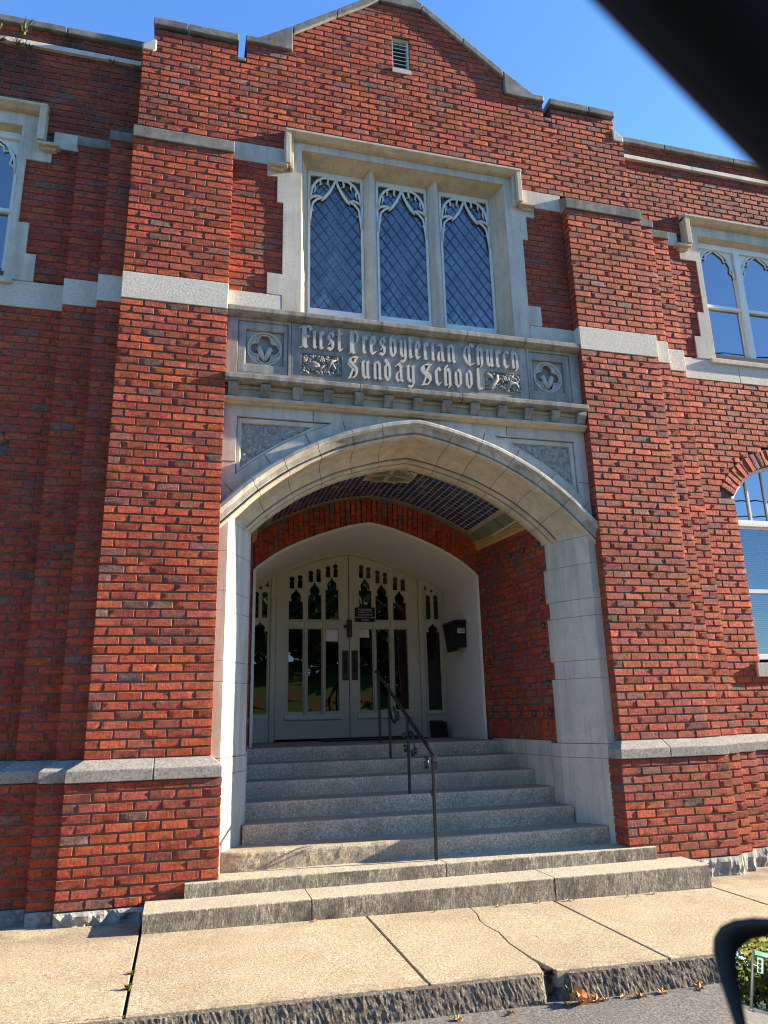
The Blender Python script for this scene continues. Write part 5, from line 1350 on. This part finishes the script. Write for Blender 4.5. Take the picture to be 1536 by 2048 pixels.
# ================================================================== LEAVES, WEEDS, PARAPET PLANTS
rlf = random.Random(77)
def leaf_mesh(name, size):
    pts = [(0, -.5), (.18, -.25), (.48, -.22), (.30, .02), (.42, .28), (.16, .25), (0, .55), (-.16, .25), (-.42, .28), (-.30, .02), (-.48, -.22), (-.18, -.25)]
    m = MB(); vs = [(x * size, y * size, .012 * math.sin(x * 9) + size * .35 * abs(x) ** 1.5 + rlf.uniform(0, .006)) for x, y in pts] + [(0, 0, 0)]
    m.add(vs, [(i, (i + 1) % 12, 12) for i in range(12)], False); me = bpy.data.meshes.new(name); me.from_pydata(m.v, [], m.f); me.materials.append(M['dry']); return me
lm = [leaf_mesh('fallen_leaf', s_) for s_ in (.055, .075, .042)]
spots = [(.13, -2.155, 'largest orange curled leaf, lying in the gutter right under the broken kerb'), (.17, -2.135, None), (.10, -2.165, None), (.22, -2.14, None), (.27, -2.13, None), (.07, -2.14, None), (-.62, -2.16, None), (.56, -2.15, None), (.45, -2.12, None), (1.02, -2.10, None), (.72, -2.13, None), (.33, -2.14, None), (-.3, -2.17, None), (.98, -2.14, None)]
for i, (x, y, lab) in enumerate(spots):
    o = bpy.data.objects.new('fallen_leaf', lm[i % 3]); COL.objects.link(o); o.location = (x, y, gz(x, -1.368) + (.035 if i < 3 else .006)); o.rotation_euler = (rlf.uniform(-.6, .6) + (.6 if i < 3 else 0), rlf.uniform(-.4, .4), rlf.uniform(0, 6)); 
    if i in (0, 1): o.scale = (1.7, 1.7, 1.7)
    tag(o, lab, 'leaf') if lab else tag(o, 'dry orange and tan leaf lying in the gutter along the kerb', 'leaf', 'fallen leaves along the gutter')
for i, (x, y) in enumerate([(-1.15, -.53), (.95, -.54), (1.0, -.56), (.7, -.53), (1.75, -.54), (1.5, -.57), (-.2, -.55), (.35, -.54)]):
    o = bpy.data.objects.new('fallen_leaf', lm[i % 3]); COL.objects.link(o); o.location = (x, y, gz(x) + .008); o.rotation_euler = (rlf.uniform(-.4, .4), rlf.uniform(-.4, .4), rlf.uniform(0, 6)); o.scale = (.6, .6, .6)
    tag(o, 'small dry leaf lying on the sidewalk at the foot of the bottom step', 'leaf', 'dry leaves at the bottom step')
def blades(mb, c, n, h, spread, nrm=(0, 0, 1), w=.004):
    for k in range(n):
        a = rlf.uniform(0, 6.28); r = rlf.uniform(.2, 1) * spread; hh = h * rlf.uniform(.5, 1.1); N_ = Vector(nrm)
        p = Vector(c) + Vector((rlf.gauss(0, .006), rlf.gauss(0, .004), 0)); q = p + N_ * hh * .6 + Vector((math.cos(a) * r * .5, math.sin(a) * r * .35, 0)); t = p + N_ * hh + Vector((math.cos(a) * r, math.sin(a) * r * .7, -.3 * r)); s_ = Vector((math.sin(a) * w, -math.cos(a) * w, w * .4))
        mb.add([p - s_, p + s_, q + s_ * .8, q - s_ * .8, t], [(0, 1, 2, 3), (3, 2, 4)])
for (x, y, n, h, lab) in ((-2.419, -1.62, 40, .05, 'tuft of grass growing in the leftmost sidewalk joint'), (-2.42, -1.35, 24, .035, 'thin grass tuft further up the leftmost sidewalk joint'), (.12, -2.10, 12, .06, 'small green weed sprouting beside the broken kerb'), (.88, -.505, 18, .03, 'dry weed tuft at the joint of the bottom step')):
    m = MB(); blades(m, (x, y, gz(x) - .01 - (.12 if y < -2 else 0)), n, h + (.03 if y < -2 else 0), .04); o = m.build('weed_tuft', 'weed', None, recalc=False); tag(o, lab, 'weed')
for (x, z, y, n, h, lab) in ((-4.40, 7.30, .36, 26, .16, 'grassy clump rooted under the string course at the far left'), (-4.22, 7.28, .36, 30, .17, 'larger grassy clump hanging below the string course'), (-4.10, 7.26, .37, 22, .14, 'spiky clump below the string course beside the larger clump'), (-4.18, 7.44, .36, 20, .17, 'grass tuft growing on the parapet above the string course'), (-4.42, 7.45, .36, 20, .14, 'green tuft at the left end of the parapet'), (-3.26, 7.28, .37, 14, .14, 'thin sprig under the string course near the gable'), (-3.02, 7.29, .38, 12, .09, 'small sprig in the corner beside the gable')):
    m = MB(); blades(m, (x, y, z), n, h, .12, (rlf.uniform(-.3, .3), -.45, .1 if z < 7.35 else .9), .0055); o = m.build('wall_plant', 'weed', None, recalc=False); tag(o, lab, 'plant')

# ================================================================== THE CAR THE PHOTO IS TAKEN FROM
car = thing('car', 'dark vehicle seen from inside, its door mirror and windscreen pillar at the right edge', 'car', (-2.3, -7.2, -1.36))
def loft(name, rows, mat, parent=car, bevel=0, smooth=True, closed=True):
    m = MB(); n = len(rows[0]); vs = [p for r in rows for p in r]; fs = []
    for i in range(len(rows) - 1):
        for k in range(n if closed else n - 1): fs.append((i * n + k, i * n + (k + 1) % n, (i + 1) * n + (k + 1) % n, (i + 1) * n + k))
    if closed: fs += [tuple(range(n)), tuple(range((len(rows) - 1) * n, len(rows) * n))]
    m.add(vs, fs, smooth); return m.build(name, mat, parent, bevel)
CY0, CY1 = -8.15, -6.32
# windscreen pillar and roof rail (left side, seen just in front of the lens)
def bar3(name, pts, ry, rz, mat='trim'):
    rows = []
    for (x, y, z) in pts:
        rows.append([(x + rz * .45 * math.cos(a) * .8 - .0, y + ry * math.sin(a), z + rz * math.cos(a)) for a in [2 * math.pi * k / 12 for k in range(12)]])
    return loft(name, rows, mat)
def el_bar(name, pts, sy, sp, mat='trim', parent=car, perp=(.73, 0, .69)):
    pv = Vector(perp); rows = []
    for p in pts:
        c = Vector(p); rows.append([tuple(c + pv * (sp * math.cos(a)) + Vector((0, sy * math.sin(a), 0))) for a in [2 * math.pi * k / 14 for k in range(14)]])
    return loft(name, rows, mat, parent)
A_, B_ = Vector((-2.077, -6.497, .519)), Vector((-2.032, -6.498, .471)); dL = (B_ - A_)
pv = Vector((.73, 0, .69)); ctr = A_ + pv * .075
def mirY(p): return (p[0], CY0 + CY1 - .0 - p[1], p[2])
pil = [ctr - dL * 5.0, ctr - dL * 2, ctr, ctr + dL * 2, ctr + dL * 5, ctr + dL * 11.0]
el_bar('windscreen_pillar', pil, .022, .075)
el_bar('windscreen_pillar', [mirY(p) for p in pil], .022, .075)
top = pil[0]
for my in (False, True):
    f = (lambda p: mirY(p)) if my else (lambda p: tuple(p))
    el_bar('roof_rail', [f((top.x + .03, -6.50, top.z + .03)), f((-2.7, -6.50, .84)), f((-3.6, -6.50, .84)), f((-4.45, -6.52, .74))], .03, .05, perp=(0, 0, 1))
    el_bar('rear_pillar', [f((-4.40, -6.52, .74)), f((-4.85, -6.40, -.15))], .04, .10, perp=(1, 0, 0))
rows = []
for x, z in ((-1.95, .80), (-2.5, .90), (-3.4, .92), (-4.3, .84), (-4.5, .76)):
    rows.append([(x, -7.96, z - .06), (x, -7.80, z), (x, -7.23, z + .03), (x, -6.66, z), (x, -6.50, z - .06), (x, -7.23, z - .03)])
loft('roof', rows, 'carpaint')
def cs(x, zt, zb=-1.08, w=1.0):
    a, b = -7.235 - .90 * w, -7.235 + .90 * w
    return [(x, a + .06, zb), (x, a, zb + .25), (x, a + .01, zt - .12), (x, a + .10, zt), (x, -7.235, zt + .02), (x, b - .10, zt), (x, b - .01, zt - .12), (x, b, zb + .25), (x, b - .06, zb)]
loft('body', [cs(-5.15, -.30, -.85, .88), cs(-4.95, -.16, -1.0, .97), cs(-4.0, -.15), cs(-2.6, -.15), cs(-1.5, -.15), cs(-1.3, -.19), cs(-.5, -.24), cs(-.05, -.36, -1.02, .96), cs(.12, -.58, -.95, .86)], 'carpaint')
for x in (-4.25, -.75):
    for sy in (-1, 1):
        y0_ = -7.235 + sy * .72; m = MB(); m.tube([(x, y0_ - .11, gz(x, -1.03)), (x, y0_ + .11, gz(x, -1.03))], .34, 24, up=Vector((0, 0, 1))); wh = m.build('wheel', 'tyre', car, .03); m = MB(); m.tube([(x, y0_ - .115, gz(x, -1.03)), (x, y0_ + .115, gz(x, -1.03))], .21, 18, up=Vector((0, 0, 1))); m.build('rim', 'chrome', wh)
for sy in (-1, 1): m = MB(); m.ellipsoid((.02, -7.235 + sy * .62, -.52), (.10, .17, .08), 0, 12, 8); m.build('headlight', 'chrome', car)
# door mirror, its face turned towards the driver
mn_ = Vector((-.9255, -.338, .1705)).normalized(); mt = Vector((-.343, .939, 0)); mt = (mt - mn_ * mt.dot(mn_)).normalized(); mu_ = mn_.cross(mt); mu_ = mu_ if mu_.z > 0 else -mu_
MO = Vector((-1.743, -6.033, .117))
Pm = lambda t, u, d=0: tuple(MO + mt * t + mu_ * u + mn_ * d)
hous = [(0, 0), (-.001, .010), (-.008, .020), (-.020, .027), (-.037, .032), (-.080, .038), (-.16, .040), (-.215, .034), (-.235, .015), (-.238, -.02), (-.225, -.10), (-.20, -.135), (-.12, -.142), (-.06, -.128), (-.034, -.095), (-.017, -.050), (-.004, -.018)]
cx_, cu_ = -.118, -.05
rows = []
for sc_, d in ((.90, -.012), (.955, .004), (1.0, .0), (1.0, -.02), (.97, -.05), (.82, -.085), (.5, -.105), (.1, -.11)):
    rows.append([Pm(cx_ + (t - cx_) * sc_, cu_ + (u - cu_) * sc_, d) for t, u in hous])
mr = loft('mirror_housing', rows, 'housing')
gl_ = [(-.025, -.002), (-.0275, .007), (-.036, .0145), (-.052, .0215), (-.09, .026), (-.16, .027), (-.205, .022), (-.22, .010), (-.222, -.02), (-.208, -.095), (-.19, -.118), (-.12, -.125), (-.07, -.112), (-.045, -.088), (-.031, -.045), (-.0255, -.015)]
m = MB(); m.add([Pm(t, u, .0055) for t, u in gl_], [tuple(range(len(gl_)))]); m.build('mirror_pane', 'mirror', mr, recalc=False)
m = MB(); m.tube([Pm(-.215, -.085, -.05), (-1.70, -6.29, -.06), (-1.69, -6.36, -.13)], [.035, .03, .045], 10, flat=.6); m.build('mirror_arm', 'housing', car)

# ================================================================== ACROSS THE STREET (seen only in the glass and the mirror)
bk_ = MB(); vs = []; fs = []; nxb = 70
yz = [(-11.2, -1.24), (-12.6, -1.20), (-14.5, -.35), (-16, .65), (-17.5, 1.05), (-19.5, 2.1), (-22, 2.5), (-60, 3.4)]
for i in range(nxb + 1):
    x = -70 + 160 * i / nxb
    for y, z in yz: vs.append((x, y + .4 * mn.noise((x * .2, y, 1)), z + (.25 * mn.noise((x * .25, y * .4, 3)) if z > -1.1 else 0) + GS * max(-20, min(20, x))))
n = len(yz)
for i in range(nxb):
    for j in range(n - 1): a = i * n + j; fs.append((a, a + n, a + n + 1, a + 1))
bk_.add(vs, fs, True); o = bk_.build('grass_slope', 'grass', recalc=False); tag(o, 'sunlit grass slope across the street, mirrored in the door glass', 'slope', kind='structure')
m = MB(); m.hull8([(-70, -15.9, .55), (90, -15.9, .55), (90, -17.4, 1.0), (-70, -17.4, 1.0), (-70, -15.9, .64), (90, -15.9, .64), (90, -17.4, 1.12), (-70, -17.4, 1.12)]); o = m.build('bare_earth', plain('bare_earth', (.16, .085, .035), .95, .1)); tag(o, 'brown bare earth strip across the grass slope', 'earth', kind='structure')
rt = random.Random(31)
def make_tree(label, group, loc, h, cr, mat, nleaf, lsz):
    t = thing('tree', label, 'tree', loc, group); x0, y0_, z0_ = loc
    m = MB(); m.tube([(x0, y0_, z0_), (x0 + .1, y0_, z0_ + h * .25), (x0 - .05, y0_ + .1, z0_ + h * .55), (x0, y0_, z0_ + h * .85)], [h * .035, h * .026, h * .018, .03], 8)
    cl = []
    for k in range(9):
        a = rt.uniform(0, 6.28); zz = z0_ + h * rt.uniform(.28, .7); L = cr * rt.uniform(.5, .95)
        e = (x0 + math.cos(a) * L, y0_ + math.sin(a) * L, zz + h * rt.uniform(.08, .22)); m.tube([(x0, y0_, zz), ((x0 + e[0]) / 2, (y0_ + e[1]) / 2, (zz + e[2]) / 2 + .15), e], [h * .013, h * .008, .015], 6); cl.append((e, cr * rt.uniform(.35, .6)))
    cl.append(((x0, y0_, z0_ + h * .88), cr * .5)); cl.append(((x0, y0_, z0_ + h * .6), cr * .6))
    m.build('trunk', 'bark', t)
    f = MB()
    for k in range(nleaf):
        c_, r_ = rt.choice(cl); d = Vector((rt.gauss(0, 1), rt.gauss(0, 1), rt.gauss(0, .75))).normalized() * r_ * rt.uniform(.45, 1.05); p = Vector(c_) + d
        a = Vector((rt.gauss(0, 1), rt.gauss(0, 1), rt.gauss(0, 1))).normalized(); b = a.cross(Vector((rt.gauss(0, 1), rt.gauss(0, 1), rt.gauss(0, 1)))).normalized(); s_ = lsz * rt.uniform(.6, 1.3)
        f.add([p - a * s_, p + b * s_ * .55, p + a * s_, p - b * s_ * .55], [(0, 1, 2, 3)])
    f.build('crown', mat, t, recalc=False); return t
t0 = make_tree('dark leafy tree on the slope across the street, mirrored in the doors', 'trees across the street', (1.5, -24, 2.4), 8.5, 3.6, 'foliage', 3800, .26)
for x, y, sc_, rz in ((-7, -25, 1.05, 1.1), (8.5, -23.5, .9, 2.3), (13.5, -25, 1.0, 4.0), (-16, -24, .95, 5.2), (-23, -26, 1.0, .7), (-4, -31, 1.0, 3.3), (6, -30, 1.05, 2.9)):
    c = t0.copy(); COL.objects.link(c); c.location = (x, y, 2.4); c.scale = (sc_,) * 3; c.rotation_euler = (0, 0, rz)
    for ch in list(t0.children): k = ch.copy(); COL.objects.link(k); k.parent = c; k.matrix_parent_inverse = ch.matrix_parent_inverse.copy()
g0 = make_tree('large yellow green tree beside the traffic signal in the door mirror', None, (-72, 10.6, -1.0), 8.5, 4.6, 'foliage_gold', 5200, .24)
g1 = make_tree('smaller golden tree behind the signal pole in the door mirror', None, (-78, 17.0, -1.0), 7.5, 4.0, 'foliage_gold', 4200, .24)
for x, y, sc_, rz in ((-92, 24, 1.2, 1.0), (-95, 15, 1.25, 2.0), (-98, 7, 1.2, 3.0), (-88, 31, 1.1, 4.0), (-100, -1, 1.2, 5.0)):
    c = t0.copy(); COL.objects.link(c); c.location = (x, y, -1.2); c.scale = (sc_,) * 3; c.rotation_euler = (0, 0, rz); c['group'] = 'trees closing the street'; c['label'] = 'dark tree closing the far end of the street behind the traffic signal'
    for ch in list(t0.children): k = ch.copy(); COL.objects.link(k); k.parent = c; k.matrix_parent_inverse = ch.matrix_parent_inverse.copy()
b0 = make_tree('dense dark bush along the top of the slope across the street', 'bushes along the slope', (0, -21.5, 1.2), 4.2, 3.3, 'foliage', 3000, .24)
for x, sc_, rz in ((-10, 1.0, 1), (-5, 1.1, 2), (4.5, 1.05, 3), (9, .95, 4), (13, 1.1, 5), (17, .8, 2.4), (-15, 1.1, 3.7)):
    c = b0.copy(); COL.objects.link(c); c.location = (x, -21.5 - abs(x) % 1.3, 1.2); c.scale = (sc_,) * 3; c.rotation_euler = (0, 0, rz)
    for ch in list(b0.children): k = ch.copy(); COL.objects.link(k); k.parent = c; k.matrix_parent_inverse = ch.matrix_parent_inverse.copy()
h0 = make_tree('low golden bush closing the view under the trees in the door mirror', 'bushes behind the corner', (-84, 13, -1.4), 3.4, 3.2, 'foliage_gold', 2600, .26)
for x, y, sc_, rz in ((-85, 7.5, 1.05, 1.0), (-86, 18.5, 1.1, 2.0), (-84, 24, 1.0, 3.0), (-87, 2, 1.1, 4.0)):
    c = h0.copy(); COL.objects.link(c); c.location = (x, y, -1.4); c.scale = (sc_,) * 3; c.rotation_euler = (0, 0, rz)
    for ch in list(h0.children): k = ch.copy(); COL.objects.link(k); k.parent = c; k.matrix_parent_inverse = ch.matrix_parent_inverse.copy()
m = MB(); m.add([(-66, -2.0, -.955), (-56, -2.0, -.955), (-56, 60, -.955), (-66, 60, -.955)], [(0, 1, 2, 3)]); o = m.build('cross_street', 'asphalt', recalc=False); tag(o, 'cross street at the corner behind the car', 'street', kind='structure')
m = MB(); m.add([(-56, -2.0, -.95), (-9.3, -2.0, -.95), (-9.3, 9, -.95), (-56, 9, -.95)], [(0, 1, 2, 3)]); o = m.build('corner_pavement', 'concrete', recalc=False); tag(o, 'tan pavement of the street corner behind the car', 'pavement', kind='structure')
# traffic signal and street sign of the corner behind the car
sg_ = thing('traffic_signal', 'traffic signal pole with a street name blade seen in the door mirror', 'signal', (-53, 3.1, -.97))
m = MB(); m.tube([(-53, 3.1, -.97), (-53, 3.1, 2.1)], [.085, .06], 10); m.tube([(-53, 3.1, -.97), (-53, 3.1, -.8)], .14, 10); m.build('pole', plain('grey_pole', (.03, .034, .04), .6), sg_)
m = MB(); m.box(-53.15, -52.85, 2.55, 2.85, 1.0, 1.75); m.box(-53.1, -52.9, 2.85, 3.08, 1.3, 1.36); hd_ = m.build('signal_head', plain('signal_green', (.10, .17, .13), .5), sg_, .02)
for k in range(3): m = MB(); m.tube([(-52.85, 2.70, 1.15 + k * .22), (-52.74, 2.70, 1.15 + k * .22)], .085, 10); m.build('visor', 'black', hd_)
m = MB(); m.box(-52.98, -52.95, 1.75, 3.0, 1.85, 2.08); bl_ = m.build('street_blade', 'green_sign', sg_); m = MB(); m.box(-52.949, -52.946, 1.80, 2.6, 1.90, 2.03); m.build('blade_marking', 'signwhite', bl_)
# utility poles + wires (their lines show in the window glass)
for k, x in enumerate((-27, 33)):
    p_ = thing('utility_pole', ('wooden utility pole across the street to the left of the church' if k == 0 else 'wooden utility pole across the street to the right of the church'), 'pole', (x, -11.9, -1.2))
    m = MB(); m.tube([(x, -11.9, -1.3), (x, -11.9, 13.2)], [.15, .10], 10); m.build('mast', 'wood_pole', p_); m = MB(); m.box(x - .06, x + .06, -12.9, -10.9, 12.4, 12.52); m.build('crossarm', 'wood_pole', p_)
for (y, z, sag, lab) in ((-12.8, 12.55, .9, 'topmost power line strung along the far side of the street'), (-11.0, 12.55, 1.0, 'power line on the near end of the crossarms'), (-11.8, 10.2, 1.3, 'cable hanging lower than the crossarms'), (-11.8, 7.6, 1.0, 'thick low cable along the far side of the street'), (-11.8, 6.9, .8, 'lowest cable along the far side of the street')):
    m = MB(); m.tube([(-27 + 60 * i / 30, y, z - sag * 4 * (i / 30) * (1 - i / 30)) for i in range(31)], .022, 5); o = m.build('overhead_wire', 'black'); tag(o, lab, 'wire', 'overhead wires')
# parked car across the street, mirrored low in the door panes
pc = thing('parked_car', 'pale blue parked car across the street, mirrored in the left door', 'car', (3.2, -9.9, -1.36))
def cs2(x, zt, zb, w, cy=-10.0): return [(x, cy - .85 * w, zb), (x, cy - .9 * w, zb + .3), (x, cy - .78 * w, zt), (x, cy + .78 * w, zt), (x, cy + .9 * w, zb + .3), (x, cy + .85 * w, zb)]
loft('body', [cs2(.7, -.75, -1.1, .9), cs2(.95, -.52, -1.15, 1), cs2(2.0, -.42, -1.15, 1), cs2(4.6, -.40, -1.15, 1), cs2(5.4, -.48, -1.12, .98), cs2(5.6, -.75, -1.0, .9)], 'bluepaint', pc)
loft('cabin', [[(1.95, -10.68, -.43), (1.95, -9.32, -.43), (2.0, -9.34, -.40), (2.0, -10.66, -.40)], [(2.75, -10.65, -.43), (2.75, -9.35, -.43), (2.75, -9.5, .03), (2.75, -10.5, .03)], [(4.1, -10.65, -.43), (4.1, -9.35, -.43), (4.1, -9.5, .05), (4.1, -10.5, .05)], [(4.95, -10.65, -.41), (4.95, -9.35, -.41), (4.95, -9.36, -.38), (4.95, -10.64, -.38)]], 'glass_wing', pc, smooth=False)
loft('roof', [[(2.7, -10.52, .0), (2.7, -9.48, .0), (2.7, -9.55, .06), (2.7, -10.45, .06)], [(4.15, -10.52, .02), (4.15, -9.48, .02), (4.15, -9.55, .08), (4.15, -10.45, .08)]], 'bluepaint', pc, smooth=False)
for x in (1.5, 4.7):
    for y in (-10.8, -9.22): m = MB(); m.tube([(x, y - .09, gz(x, -1.06)), (x, y + .09, gz(x, -1.06))], .31, 20, up=Vector((0, 0, 1))); wh = m.build('wheel', 'tyre', pc); m = MB(); m.tube([(x, y - .095, gz(x, -1.06)), (x, y + .095, gz(x, -1.06))], .19, 16, up=Vector((0, 0, 1))); m.build('rim', 'chrome', wh)
